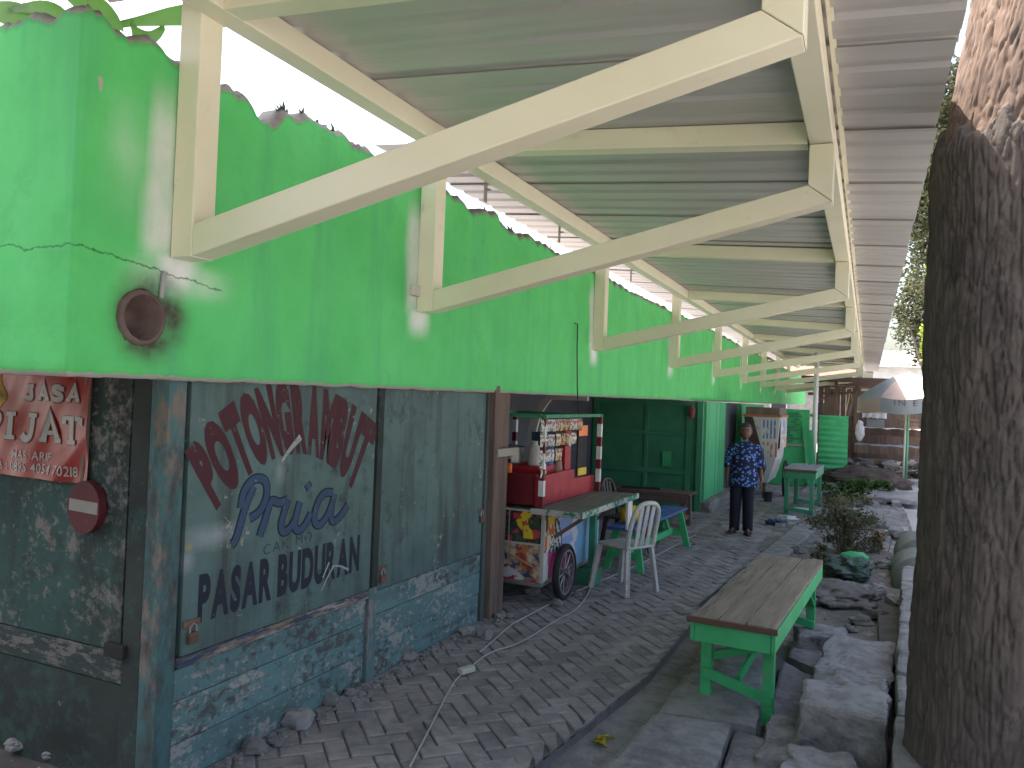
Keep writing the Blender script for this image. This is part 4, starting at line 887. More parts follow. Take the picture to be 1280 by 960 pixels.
# ================================================================== SECOND CART
c2 = thing('white_cart', 'tall white food cart with blue and red lettering behind the standing person', 'cart', (-1.9, 16.3, 0))
b = MB(); V = []
for yy in (15.55, 17.0):
    V += [(-2.10, yy, .30), (-1.72, yy, .30), (-1.58, yy, .75), (-1.52, yy, 1.56), (-2.18, yy, 1.56), (-2.14, yy, .75)]
b.add(V, [(0, 1, 2, 3, 4, 5), (11, 10, 9, 8, 7, 6)]+[(i, i+6, (i+1) % 6+6, (i+1) % 6) for i in range(6)]); b.build('body', mat('cart_white', [(.42, .40, .39)], 3, peel=((.25, .22, .2), .42, 8, .04)), c2, .005)
MB().bb((-2.2, 15.52, 1.56), (-1.50, 17.03, 1.60)).build('top_rim', mat('orange_brown', [(.28, .12, .06)], 4), c2); MB().bb((-2.16, 15.6, 1.60), (-1.54, 16.95, 1.74)).build('roof_box', oldwood, c2)
C2N = Face((0, 15.55, 0), (1, 0, 0), (0, 0, 1), (0, -1, 0))
def art2(s, t_): return (.10, .13, .30) if t_ > .5 and (int(s*9) % 2) and nn(s, t_, 5, 3) > -.2 else (.42, .10, .06) if t_ < .4 and (int(s*8) % 2) and nn(s, t_, 6, 9) > -.15 else (.45, .43, .42)
printed('front_lettering', c2, C2N, -1.86, -1.56, .80, 1.50, 18, 30, art2, .004)
C2S = Face((-1.545, 0, 0), (0, 1, 0), (0, 0, 1), (1, 0, 0)); printed('side_lettering', c2, C2S, 15.65, 16.9, .95, 1.50, 24, 24, art2, .03)
b = MB(); b.add([C2N.p(-2.17, 1.55, .012), C2N.p(-2.02, 1.55, .012), C2N.p(-1.74, .62, .012), C2N.p(-1.80, .40, .012), C2N.p(-2.09, .40, .012), C2N.p(-2.13, .75, .012)], [tuple(range(6))]); b.build('curtain', mat('dark_brown_curtain', [(.06, .035, .03)], 4, bump=.4, bscale=8), c2)
for xx in (-2.2, -1.47):
    o = MB().loft([[(xx+h, 16.3+r*math.cos(k*.2618), .36+r*math.sin(k*.2618)) for k in range(24)] for h, r in ((-.02, .31), (-.025, .34), (0, .36), (.025, .34), (.02, .31), (-.02, .31))], cap=False).build('wheel', black_m, c2, smooth=True)
    for k in range(8): MB().tube([(xx, 16.3, .36), (xx, 16.3+.31*math.cos(k*.785), .36+.31*math.sin(k*.785))], .008, 5).build('spoke', steel_m, o)
for xx in (-2.05, -1.78): MB().bb((xx-.03, 15.6, 0), (xx+.03, 15.66, .30)).build('leg', oldwood, c2)
tag(MB().lathe((-1.66, 15.2, 0), [(.07, 0), (.085, .16), (.09, .17), (.075, .17), (.065, .02)], 16).build('bucket', darkpl, origin=(-1.66, 15.2, 0)), 'small dark bucket on the ground in front of the white cart', 'bucket')

# ================================================================== PERSON
pe = thing('person', 'person in blue patterned blouse and navy trousers standing with arms down', 'person', (-1.53, 11.1, 0), rz=R(8))
skin = mat('brown_skin', [(.145, .08, .056)], 8, rough=.55, bump=.1)
def skinmesh(name, verts, edges, rad, m, parent, extra=None):
    me = bpy.data.meshes.new(name); me.from_pydata(verts, edges, []); o = bpy.data.objects.new(name, me); C.objects.link(o)
    sk = o.modifiers.new('skin', 'SKIN'); sk.use_smooth_shade = True; ss_ = o.modifiers.new('sub', 'SUBSURF'); ss_.levels = 2; ss_.render_levels = 2
    for i, v in enumerate(me.skin_vertices[0].data): v.radius = (rad[i], rad[i]) if not isinstance(rad[i], tuple) else rad[i]; v.use_root = (i == 0)
    bpy.context.view_layer.update()
    m2 = bpy.data.meshes.new_from_object(o.evaluated_get(bpy.context.evaluated_depsgraph_get())); bpy.data.objects.remove(o)
    b = MB(); b.add([v.co.copy() for v in m2.vertices], [tuple(p.vertices) for p in m2.polygons])
    if extra: extra(b)
    return b.build(name, m, parent, smooth=True, local=True)
jv = [(0, 0, .72), (0, 0, .9), (0, 0, 1.10), (0, -.005, 1.25), (0, -.012, 1.33),
      (-.085, 0, .68), (-.10, -.01, .38), (-.11, .01, .07), (.075, 0, .68), (.07, -.015, .38), (.065, .015, .07),
      (-.15, 0, 1.19), (-.205, .015, .96), (-.225, -.03, .77), (.15, 0, 1.19), (.205, .015, .96), (.225, -.03, .77),
      (-.228, -.045, .71), (.228, -.045, .71), (-.15, -.13, .03), (.075, -.14, .03)]
je = [(0, 1), (1, 2), (2, 3), (3, 4), (0, 5), (5, 6), (6, 7), (0, 8), (8, 9), (9, 10), (2, 11), (11, 12), (12, 13), (2, 14), (14, 15), (15, 16), (13, 17), (16, 18), (7, 19), (10, 20)]
jr = [(.12, .09), (.11, .085), (.12, .09), .045, .045, .075, .052, .036, .075, .052, .036, .045, .036, .026, .045, .036, .026, (.036, .018), (.036, .018), (.038, .022), (.038, .022)]
def head_extra(b):
    def hf(q):
        s = 1.0
        if q.y < -.3: s += .10*math.exp(-((q.x/.16)**2+((q.z+.12)/.22)**2))              # nose
        if q.y < -.2: s += .05*math.exp(-((q.x/.3)**2+((q.z+.72)/.22)**2))               # chin
        s -= .05*math.exp(-(((abs(q.x)-.33)/.16)**2+((q.z-.08)/.13)**2))*(q.y < 0)       # eye sockets
        s -= .12*max(0, -q.z-.3)*abs(q.x)
        return s
    b.ell((0, -.025, 1.40), (.076, .094, .108), 28, 20, hf)
    for sx in (-1, 1): b.ell((sx*.077, -.01, 1.395), (.012, .022, .03), 8, 6)
    for sx in (-1, 1):                                    # fingers and thumbs
        hx = sx*.228
        for k in range(4):
            y0 = -.075+.02*k; ln = (.055, .068, .072, .058)[k]
            b.tube([(hx, y0, .70), (hx, y0-.004, .70-ln*.45), (hx-sx*.012, y0-.006, .70-ln*.8), (hx-sx*.025, y0-.006, .70-ln)], [.0095, .009, .0085, .006], 7)
        b.tube([(hx-sx*.005, -.085, .735), (hx-sx*.015, -.105, .705), (hx-sx*.02, -.108, .675)], [.011, .0095, .007], 7)
body = skinmesh('body', jv, je, jr, skin, pe, head_extra)
blk = mat('dark_eye', [(.02, .015, .012)], 5, bump=0)
for sx in (-1, 1): MB().ell((sx*.027, -.107, 1.408), (.012, .007, .006), 8, 6).build('eye', blk, pe, local=True); MB().tube([(sx*.014, -.115, 1.428), (sx*.03, -.113, 1.432), (sx*.046, -.102, 1.426)], .0035, 5).build('eyebrow', blk, pe, local=True)
MB().tube([(-.026, -.110, 1.345), (0, -.119, 1.347), (.026, -.110, 1.345)], [.003, .006, .003], 6).build('mouth', mat('lips', [(.20, .06, .05)], 5, bump=0), pe, local=True)
hair = mat('grey_black_hair', [(.3, (.012, .011, .011)), (.7, (.06, .059, .058))], 30, stretch=(1, 1, .3), rough=.6, bump=.5, bscale=60)
hv = MB(); hv.ell((0, -.016, 1.420), (.088, .106, .108), 30, 22, lambda q: (1.0+.05*noise.noise(q*5)) if (q.z > .34+.22*max(0, -q.y) or q.y > -.12) and q.z > -.62 else .70); hv.ell((0, .10, 1.38), (.05, .045, .045), 12, 9); hv.build('hair', hair, pe, smooth=True, local=True)
def batik(N, L, mix, nz, ramp, col):
    v = N.new('ShaderNodeTexVoronoi'); v.inputs['Scale'].default_value = 24; tcx = N.new('ShaderNodeTexCoord'); L(tcx.outputs['Object'], v.inputs['Vector'])
    return mix(ramp(v.outputs['Distance'], [(.34, (1, 1, 1)), (.44, (0, 0, 0))]), col, mix(ramp(nz(34.), [(.45, (0, 0, 0)), (.55, (1, 1, 1))]), (.06, .16, .50), (.16, .30, .62)))
blouse_m = mat('blue_batik', [(.012, .016, .05)], 6, rough=.75, bump=.2, bscale=20, attr=batik)
def ering(cx, cy, z, a, c, n=24, w=0, ph=0): return [(cx+a*math.cos(2*math.pi*k/n)*(1+w*math.sin(6*k*2*math.pi/n+ph)), cy+c*math.sin(2*math.pi*k/n)*(1+w*math.cos(5*k*2*math.pi/n+ph)), z) for k in range(n)]
b = MB(); b.loft([ering(0, 0, z, a, c, 28, w_, z*9) for z, a, c, w_ in ((.655, .195, .145, .03), (.70, .195, .145, .03), (.80, .185, .14, .025), (.92, .178, .138, .02), (1.04, .182, .135, .02), (1.14, .182, .122, .012), (1.20, .168, .098, .008), (1.235, .125, .075, 0), (1.262, .068, .06, 0), (1.275, .055, .052, 0))], cap=False)
for sx in (-1, 1):
    P = [Vector((sx*.125, 0, 1.195)), Vector((sx*.165, .002, 1.165)), Vector((sx*.19, .008, 1.08)), Vector((sx*.207, .012, .99)), Vector((sx*.214, .0, .92)), Vector((sx*.217, -.008, .90))]
    b.tube(P, [.055, .066, .066, .062, .060, .058], 16, cap=False)
b.build('blouse', blouse_m, pe, smooth=True, local=True)
navy = mat('navy_trousers', [(.014, .015, .028)], 5, rough=.8, bump=.3, bscale=14)
b = MB()
for sx, ax in ((-1, -.108), (1, .066)):
    b.loft([ering(x_, y_, z, a, c, 20, w_, z*7) for x_, y_, z, a, c, w_ in ((ax, .008, .045, .068, .072, .02), (ax, .006, .10, .067, .070, .02), (ax*.97, -.002, .30, .072, .076, .02), (ax*.95, -.006, .42, .076, .080, .015), (ax*.9, 0, .58, .086, .092, .01), (sx*.075, 0, .70, .090, .10, 0), (sx*.065, 0, .80, .085, .095, 0))])
b.build('trousers', navy, pe, smooth=True, local=True)
for x_, rz_ in ((-.135, -.35), (.07, .03)):
    b = MB(); n = 20; c_, s_ = math.cos(rz_), math.sin(rz_)
    def so_(z, k): return [(x_+(.045*k*math.cos(t))*c_-(-.065+.125*k*math.sin(t))*-s_*-1, (.045*k*math.cos(t))*s_+(-.065+.125*k*math.sin(t))*c_, z) for t in [2*math.pi*i/n for i in range(n)]]
    b.loft([so_(.0, 1), so_(.018, 1.02), so_(.024, .97)]); sd_ = b.build('sandal', darkpl, pe, local=True)
    MB().tube([(x_-.048, -.09, .02), (x_-.03, -.10, .052), (x_+.0, -.105, .06), (x_+.03, -.10, .052), (x_+.048, -.09, .02)], .012, 6).build('strap', darkpl, sd_, local=True)

# ================================================================== STREET TREE
tk = thing('street_tree', 'massive grey brown street tree with deeply cracked bark beside the kerb', 'tree', (.64, 4.0, .0))
def tcenter(z):
    t = max(0, z-2.88); return Vector((.60+.008*math.sin(z*1.1)+.17*t*(t < 1)+(.17+.10*(t-1))*(t >= 1), 4.02+.05*t, z))
def trad(z):
    t = sm(2.80, 3.1, z); return (.365-.004*z+.10*max(0, .5-z)**2*2)*(1-.02*t)
def bark_d(a, z):
    ca_, sa_ = math.cos(a), math.sin(a); tw = a+.08*z+.05*noise.noise(Vector((ca_*2, sa_*2, z*1.2)))
    c2_, s2_ = math.cos(tw), math.sin(tw); wb = .30*noise.noise(Vector((c2_*5, s2_*5, z*4)))
    d3, _ = noise.voronoi(Vector((c2_*8+wb, s2_*8-wb, z*4.6+wb))); cr = d3[1]-d3[0]
    r1 = abs(noise.noise(Vector((c2_*10, s2_*10, z*1.1)))); r2 = abs(noise.noise(Vector((c2_*19+3, s2_*19, z*2.4))))
    pl_ = noise.cell(Vector((c2_*8+wb, s2_*8-wb, z*4.6+wb)))
    r3 = noise.noise(Vector((ca_*1.6, sa_*1.6, z*.9+9))); r4 = noise.noise(Vector((ca_*26, sa_*26, z*12+2)))
    lf = sm(0, .35, cr)*(noise.cell(Vector((c2_*8, s2_*8, z*4.6)))-.5)
    return -.009*max(0, 1-cr/.12)-.013*max(0, .06-r1)/.06-.005*max(0, .07-r2)/.07+.03*r3+.006*r4+.010*noise.noise(Vector((ca_*6, sa_*6, z*3)))
b = MB(); na = 400; rings = []; strip = []; zz_ = []; z = -.25
while z < 5.35: zz_.append(z); z += .0115 if z < 3.75 else .05
for z in zz_:
    c0_ = tcenter(z); r0_ = trad(z); rg = []
    for k in range(na):
        a = 2*math.pi*k/na; zs_ = z+.16*noise.noise(Vector((3*math.cos(a), 3*math.sin(a), 1)))+.06*noise.noise(Vector((9*math.cos(a), 9*math.sin(a), 1)))-.10*math.cos(a-3.9)
        lean = .034*(1-sm(2.855, 2.875, zs_))-.0; strip.append(zs_ > 2.87); rr = r0_+bark_d(a, z)+lean
        rg.append(c0_+Vector((rr*math.cos(a), rr*math.sin(a), 0)))
    rings.append(rg)
b.loft(rings)
bark = mat('cracked_bark', [(.25, (.058, .046, .041)), (.5, (.083, .067, .059)), (.75, (.114, .093, .082))], 11, stretch=(1, 1, .55), rough=.95, bump=1.0, bscale=40, peel=((.19, .135, .10), .36, 4, .08), peel2=((.045, .038, .036), .44, 14, .05))
tro = b.build('trunk', bark, tk, smooth=True)
tro.data.materials.append(mat('stripped_warm_bark', [(.25, (.075, .048, .036)), (.5, (.125, .083, .062)), (.75, (.19, .135, .105))], 8, stretch=(1, 1, .25), rough=.9, bump=1.0, bscale=30, peel=((.23, .17, .135), .385, 5, .06), peel2=((.05, .038, .032), .46, 8, .05)))
tro.data.polygons.foreach_set('material_index', [1 if i < len(strip)-na and strip[i] else 0 for i in range(len(tro.data.polygons))])
rt = random.Random(11)
tops_ = tcenter(5.2)
for k in range(4):
    a = -.9+k*.75; b = MB(); P = [tops_+Vector((0, 0, -.3))]
    for j in range(5): P.append(P[-1]+Vector((.42*math.cos(a)+rt.gauss(0, .1), .42*math.sin(a)+rt.gauss(0, .1), .65)))
    b.tube(P, [.2, .16, .13, .10, .07, .04], 12); b.build('limb', bark, tk, smooth=True)
def leaves(b, c, rad, n, size, rnd, shell=.35):
    cl = [(Vector((rnd.gauss(0, 1), rnd.gauss(0, 1), rnd.gauss(0, 1))).normalized()*rnd.uniform(shell, 1), rnd.uniform(.18, .38)) for _ in range(max(6, n//90))]
    for _ in range(n):
        q, cr = rnd.choice(cl); o = q+Vector((rnd.gauss(0, cr*.5), rnd.gauss(0, cr*.5), rnd.gauss(0, cr*.4)))
        p = Vector(c)+Vector((o.x*rad[0], o.y*rad[1], o.z*rad[2])); s = size*rnd.uniform(.6, 1.3)
        a = Vector((rnd.gauss(0, 1), rnd.gauss(0, 1), rnd.gauss(0, .6))).normalized(); e = a.cross(Vector((rnd.gauss(0, 1), rnd.gauss(0, 1), rnd.gauss(0, 1)))).normalized(); m_ = a.cross(e)*.12
        b.add([p-a*s*.5, p+e*s*.26+m_*s, p+a*s*.5, p-e*s*.26+m_*s], [(0, 1, 2, 3)])
b = MB(); leaves(b, (2.3, 4.6, 8.6), (2.0, 2.2, 1.5), 5000, .16, rt); tag(b.build('crown', leaf, tk), kind='stuff')
# unseen tree added behind the kiosk row to shade the opening over the wall
t = thing('added_shade_tree', 'unseen leafy tree added behind the green market wall to block the sun', 'tree', (-7.0, 1.2, 0))
MB().tube([(-7.0, 1.2, -.3), (-6.9, 1.3, 3), (-6.6, 1.8, 6), (-6.2, 2.4, 9)], [.3, .24, .18, .08], 14).build('trunk', bark_far, t, smooth=True)
b = MB(); leaves(b, (-7.0, 2.0, 9.8), (3.7, 3.6, 1.9), 22000, .36, rt, .05); tag(b.build('crown', leaf, t), kind='stuff')
# banana plant behind the corner of the parapet
t = thing('banana_plant', 'banana plant with broad light green leaves behind the parapet corner', 'plant', (-3.5, 2.15, 2.2))
def bleaf(p0, p1, p2, wd):
    b = MB(); P = [Vector(p0)*(1-s)**2+Vector(p1)*2*s*(1-s)+Vector(p2)*s*s for s in [i/10 for i in range(11)]]; V = []
    for i, p in enumerate(P):
        tn = (P[min(i+1, 10)]-P[max(i-1, 0)]).normalized(); sd = tn.cross(Vector((.3, -1, .2))).normalized(); ww = wd*math.sin(math.pi*min(.97, .08+i/10.5))**.6
        V += [p-sd*ww+Vector((0, 0, -.02)), p+Vector((0, 0, .01)), p+sd*ww+Vector((0, 0, -.02))]
    b.add(V, [(3*i+k, 3*i+k+1, 3*i+k+4, 3*i+k+3) for i in range(10) for k in (0, 1)]); b.build('leaf', leaf_b, t, smooth=True)
def bp(px, py, dy): p = at(px, py, Y=dy); return p
for (a, m_, c, dy, wd) in (((300, 25), (255, 0), (150, 28), 3.0, .07), ((205, 30), (180, 60), (165, 25), 3.0, .05), ((40, 40), (30, 0), (-40, 10), 2.9, .08), ((150, 40), (120, -5), (70, -20), 2.9, .07), ((90, 30), (60, -10), (10, 12), 2.9, .05)): bleaf(bp(*a, dy), bp(*m_, dy), bp(*c, dy), wd)
q = bp(240, 60, 3.0); MB().tube([(q.x-.4, 3.0, 2.2), (q.x-.3, 3.0, 2.8), (q.x-.2, 2.98, 3.2)], [.06, .05, .03], 10).build('stem', leaf_b, t)

# ================================================================== SMALL THINGS ON THE GROUND
cb = thing('extension_cable', 'grey extension cable with a white socket block snaking across the pavers', 'cable', (-2.28, 4.45, 0))
cpts = [(512, 960), (535, 915), (565, 855), (577, 842)]; cpt2 = [(590, 832), (612, 815), (650, 805), (695, 775), (722, 762), (740, 735), (742, 705), (765, 690)]
for pp in (cpts, cpt2):
    P = [at(*q, Z=.012)+Vector((0, 0, settle(*at(*q, Z=.0).xy))) for q in pp]
    for _ in range(3):
        q = [P[0]]
        for a, c in zip(P, P[1:]): q += [a*.75+c*.25, a*.25+c*.75]
        P = q+[P[-1]]
    MB().tube(P, .0055, 6).build('cord', cable_m, cb, smooth=True)
q = at(583, 838, Z=.02); MB().box((q.x, q.y, .024), (.05, .115, .035), rz=R(-20)).build('socket_block', mat('ivory_plastic', [(.5, .47, .40)], 5, rough=.4), cb, .006)
q2 = at(760, 722, Z=.01); tag(MB().tube([at(600, 815, Z=.014), at(640, 780, Z=.012), at(700, 748, Z=.012), at(800, 705, Z=.012), at(870, 668, Z=.012)], .005, 6).build('thin_cord', cable_m, origin=(q2.x, q2.y, 0)), 'second thin grey cord lying under the chair and along the pavers', 'cord')
rs = random.Random(21)
STN = [((373, 905), .085, 'largest rounded grey stone at the foot of the blue planks'), ((318, 938), .06, 'flat grey stone by the kiosk base near the corner'), ((415, 878), .055, 'grey stone at the foot of the kiosk centre post'), ((437, 868), .04, 'small stone beside the kiosk centre post'), ((345, 930), .04, 'small pale stone next to the largest rounded stone'),
       ((510, 825), .06, 'half buried stone under the second blue panel'), ((605, 797), .07, 'loose brick sized stone beside the brown doorway board'), ((583, 792), .06, 'flat stone beside the jamb of the kiosk'), ((592, 770), .055, 'upright stone leaning on the kiosk jamb'), ((625, 772), .05, 'broken brick against the doorway board'), ((637, 772), .04, 'brick chip beside the doorway board'),
       ((695, 757), .06, 'pale stone chocking the cart wheel'), ((722, 745), .045, 'small stone behind the cart wheel'), ((665, 742), .075, 'dark stone lying under the snack cart'),
       ((100, 945), .07, 'flat pale stone in the dirt below the banner wall'), ((65, 945), .045, 'half buried stone in the dirt by the end wall'), ((20, 935), .05, 'grey stone in the dark dirt beside the end wall'), ((150, 957), .05, 'low stone beside the corner of the kiosk')]
for k, (px_, r_, lbl) in enumerate(STN):
    q = at(*px_, Z=.0); tag(stone(MB(), (q.x, q.y, r_*.32), r_, k+1, .6).build('stone', stone_m, origin=(q.x, q.y, 0), smooth=False), lbl, 'stone', 'loose stones around the kiosks')
for k in range(5):
    q = Vector((at(752, 925, Z=-.05).x+rs.gauss(0, .03), at(752, 925, Z=-.05).y+rs.gauss(0, .04), -.052)); a = rs.uniform(0, 6.3); f = Vector((math.cos(a), math.sin(a), .25)); g = Vector((-math.sin(a), math.cos(a), .1))
    tag(MB().add([q-f*.05, q+g*.024+Vector((0, 0, .018)), q+f*.05, q-g*.024+Vector((0, 0, .012))], [(0, 1, 2, 3)]).build('fallen_leaf', leaf_y, origin=q), 'yellow fallen leaf lying in the gutter beside the cover slabs', 'leaf', 'yellow leaves in the gutter')
# concrete blocks on the drain
BK = [((-.075, 4.60, .03), (.44, .46, .36), -.05, 'big grey concrete block with a sharp front face by the kerb'), ((-.06, 5.02, .02), (.42, .34, .33), -.03, 'rough concrete block directly behind the big sharp faced block'),
      ((-.02, 5.75, -.02), (.44, 1.02, .26), -.05, 'long low concrete slab lying behind the rough block beside the kerb'), ((-.30, 6.75, -.10), (.38, .45, .16), .1, 'square pale slab beside the far end of the long bench'),
      ((-.15, 4.16, -.06), (.30, .22, .20), .25, 'small broken concrete piece in front of the big block'), ((-.10, 3.83, -.06), (.46, .36, .24), .08, 'low broken slab lying before the small concrete piece'), ((-.36, 4.42, -.10), (.20, .60, .22), .0, 'dark concrete strip between the bench leg and the big block')]
for k, (c, s, rz_, lbl) in enumerate(BK): tag(rough_block(MB(), c, s, rz_, amp=.024, sub=15, seed=k*3.3, rx=(.08 if k in (4, 5) else 0)).build('concrete_block', conc, origin=(c[0], c[1], c[2]-s[2]/2)), lbl, 'block', 'concrete blocks beside the kerb')
# rubble field
rubs = []
for k in range(70):
    yy = rs.uniform(7.3, 19); xx = rs.uniform(xe(yy)+.35, .35+.02*(yy-8)); rr = rs.uniform(.035, .11)*(1 if yy < 12 else 1.3)
    z = verge_h(xx, yy) if xx < .6 else 0
    b = MB()
    if rs.random() < .5: rough_block(b, (xx, yy, z+rr*.3), (rr*2.2, rr*1.7, rr*1.0), rs.uniform(0, 3), amp=.02, sub=3, seed=k, rx=rs.gauss(0, .2), ry=rs.gauss(0, .2))
    else: stone(b, (xx, yy, z+rr*.3), rr, k+40, .6)
    tag(b.build('rubble_piece', conc if rs.random() < .6 else stone_m, origin=(xx, yy, z)), 'loose lump of broken concrete rubble between footpath and kerb', 'rubble', 'rubble between footpath and kerb')
for k, (c, s, rz_, lbl) in enumerate((((.15, 13.2, .10), (.75, 1.6, .10), .1, 'wide pale concrete slab lying beyond the sack'), ((.35, 16.4, .16), (1.1, 1.3, .09), -.1, 'large tilted pale slab near the foot of the dirt heap'), ((-.35, 16.0, .12), (.7, .5, .12), .5, 'cracked slab beside the far leafy bush'))):
    tag(rough_block(MB(), c, s, rz_, amp=.04, sub=6, seed=k+30, rx=.03).build('broken_slab', conc, origin=c), lbl, 'slab')
# trash by the far table
for k, (px_, m_, lbl) in enumerate((((985, 650), tarp_w, 'crumpled white plastic scrap on the pavers by the far table'), ((972, 655), mat('dark_blue_rag', [(.03, .05, .12)], 6), 'crumpled dark blue rag on the pavers near the far table'), ((1002, 640), tarp_w, 'torn white paper scrap beside the leg of the far table'))):
    q = at(*px_, Z=.02); tag(MB().ell((q.x, q.y, .035), (.16, .12, .05), 16, 10, lambda v: 1+.7*noise.noise(v*3+Vector((k*5, 0, 0)))).build('litter', m_, origin=(q.x, q.y, 0)), lbl, 'litter')
# shrubs
def shrub(name, label, c, r, n, size, m, stems, h, drym=leaf_dry):
    t = thing(name, label, 'shrub', c); b = MB()
    for k in range(stems):
        a = rs.uniform(0, 6.3); l = rs.uniform(.5, 1)*h; p = Vector(c)+Vector((rs.gauss(0, .06), rs.gauss(0, .06), -.03)); e = p+Vector((math.cos(a)*r*.7*rs.random(), math.sin(a)*r*.7*rs.random(), l))
        b.tube([p, (p+e)/2+Vector((rs.gauss(0, .03), rs.gauss(0, .03), 0)), e], [.008, .006, .003], 5)
    b.build('stems', mat('twig', [(.16, .12, .085)], 5), t); b = MB(); leaves(b, (c[0], c[1], c[2]+h*.58), (r, r, h*.5), n, size, rs, .05); o = b.build('foliage', m, t); o['kind'] = 'stuff'
shrub('shrub', 'bushy dull green shrub growing behind the long bench', (-.20, 10.5, .0), .52, 2600, .05, mat('dusty_shrub_leaf', [(.3, (.085, .09, .05)), (.7, (.16, .155, .09))], 3, rough=.7, bump=0, rnd=.4, transl=.25), 44, .70)
shrub('shrub', 'low leafy shrub spreading under the far green table', (-.42, 15.2, .03), .50, 1100, .085, leaf, 14, .50)
shrub('shrub', 'flattened leafy branches lying across the far rubble', (.05, 17.0, .05), .60, 1100, .09, leaf, 14, .42)
shrub('shrub', 'small dry straw coloured tuft beside the rolled sack', (.13, 10.6, .0), .16, 300, .07, mat('straw', [(.26, .19, .10)], 4, rnd=.3, bump=0), 18, .32)
shrub('shrub', 'thin weedy tuft growing in front of the bushy shrub', (-.47, 9.6, -.08), .22, 350, .05, leaf_dry, 10, .26)
# green net heap, sacks
gn = at(1062, 716, Z=-.02)
tag(MB().ell((gn.x, gn.y, .03), (.27, .36, .14), 80, 50, lambda q: 1+.30*noise.noise(q*1.7)-.35*abs(noise.noise(q*3.1))-.16*abs(noise.noise(q*7))+.05*noise.noise(q*18)).build('green_net', mat('green_netting', [(.3, (.045, .095, .075)), (.7, (.075, .14, .11))], 9, rough=.95, bump=1, bscale=60, spec=.05, peel=((.13, .13, .12), .5, 6, .08)), origin=(gn.x, gn.y, -.1), smooth=True), 'heap of dark green netting lying in front of the bushy shrub', 'netting')
tag(MB().ell((gn.x+.04, gn.y+.12, .13), (.15, .09, .07), 18, 10, lambda q: 1+.15*noise.noise(q*2)).build('green_cloth', green, origin=(gn.x, gn.y+.1, .08), smooth=True), 'folded bright green cloth on top of the netting heap', 'cloth')
tag(MB().ell((gn.x-.05, gn.y-.65, -.13), (.40, .45, .13), 60, 34, lambda q: 1+.25*noise.noise(q*1.6)+.16*noise.noise(q*5)+.09*noise.noise(q*13)).build('dirt_mound', dirt, origin=(gn.x, gn.y-.6, -.2), smooth=True), 'low lumpy mound of pale dirt behind the long bench', 'dirt mound')
for k, (z, xx, yy, lbl) in enumerate(((.02, .52, 9.45, 'lower of two grey green rolled sacks lying on the kerb'), (.10, .58, 10.15, 'upper of two grey green rolled sacks lying on the kerb'))):
    b = MB(); rg = []
    for i in range(13):
        s = i/12; rr = (.255 if k == 0 else .265)*(1-.04*abs(2*s-1)**8)
        rg.append([Vector((xx+(rr+.012*noise.noise(Vector((a*2, s*6, k)))) * math.cos(a), yy+(s-.5)*.72, z+(rr*.95+.015*noise.noise(Vector((a*3, s*9, k)))) * math.sin(a))) for a in [2*math.pi*q/24 for q in range(24)]])
    b.loft(rg); tag(b.build('rolled_sack', mat('grey_green_sacking', [(.3, (.13, .14, .12)), (.7, (.21, .215, .19))], 6, stretch=(1, 5, 1), rough=.9, bump=.6, bscale=40), origin=(xx, yy, z-.2), smooth=True), lbl, 'sack')

# ================================================================== FAR END OF THE LANE
tag(MB().ell((-.05, 19.6, .10), (.95, .5, .36), 34, 18, lambda q: 1+.22*noise.noise(q*2.4)+.10*noise.noise(q*7)).build('dirt_heap', mat('brown_heap', [(.3, (.055, .042, .036)), (.7, (.10, .075, .062))], 5, rough=1, bump=.9, bscale=20), origin=(-.05, 19.6, -.05)), 'low dark brown heap of earth across the lane near the parasol', 'heap')
um = thing('market_parasol', 'faded parasol with grey and pinkish panels on a green and white pole', 'parasol', (.86, 21.3, 0))
MB().tube([(.86, 21.3, -.05), (.88, 21.3, 2.75)], .035, 14).build('pole', mat('pale_green_paint', [(.15, .38, .22)], 3), um, smooth=True)
MB().tube([(.805, 21.27, .0), (.825, 21.27, 2.0)], .022, 12).build('side_pole', white_p, um, smooth=True)
n = 8
for k in range(n):
    a0_, a1_ = 2*math.pi*k/n+.2, 2*math.pi*(k+1)/n+.2; b = MB(); c0_ = Vector((.88, 21.3, 2.70)); V = []; g = 6
    for i in range(g+1):
        for j in range(g+1):
            s, t_ = i/g, j/g; a = a0_+(a1_-a0_)*t_; rr = 1.15*s; V.append(c0_+Vector((rr*math.cos(a), rr*math.sin(a), -.62*s**1.6-.05*math.sin(math.pi*t_)*s)))
    b.add(V, [(i*(g+1)+j, i*(g+1)+j+1, (i+1)*(g+1)+j+1, (i+1)*(g+1)+j) for i in range(g) for j in range(g)])
    pan = b.build('panel', (tarp_p, tarp_g, tarp_w)[(0, 1, 0, 1, 1, 0, 2, 0)[k]], um, smooth=True)
    b = MB(); V = [c0_+Vector((1.15*math.cos(a), 1.15*math.sin(a), -.62-.05*math.sin(math.pi*t_)+dz)) for dz in (0, -.34) for t_, a in [(j/g, a0_+(a1_-a0_)*j/g) for j in range(g+1)]]
    b.add(V, [(j, j+1, g+2+j, g+1+j) for j in range(g)]); b.build('valance', tarp_p if k % 2 == 0 else tarp_g, pan, smooth=True)
UF = Face((.80, 21.3-1.165, 1.90), (1, 0, 0), (0, 0, 1), (0, -1, 0)); word(mat('dark_ink', [(.10, .075, .075)], 4), um, UF, 'IN E', lambda u_, v_: (-.30+.55*u_, .0+.13*v_), bold=-.005, gap=.3)
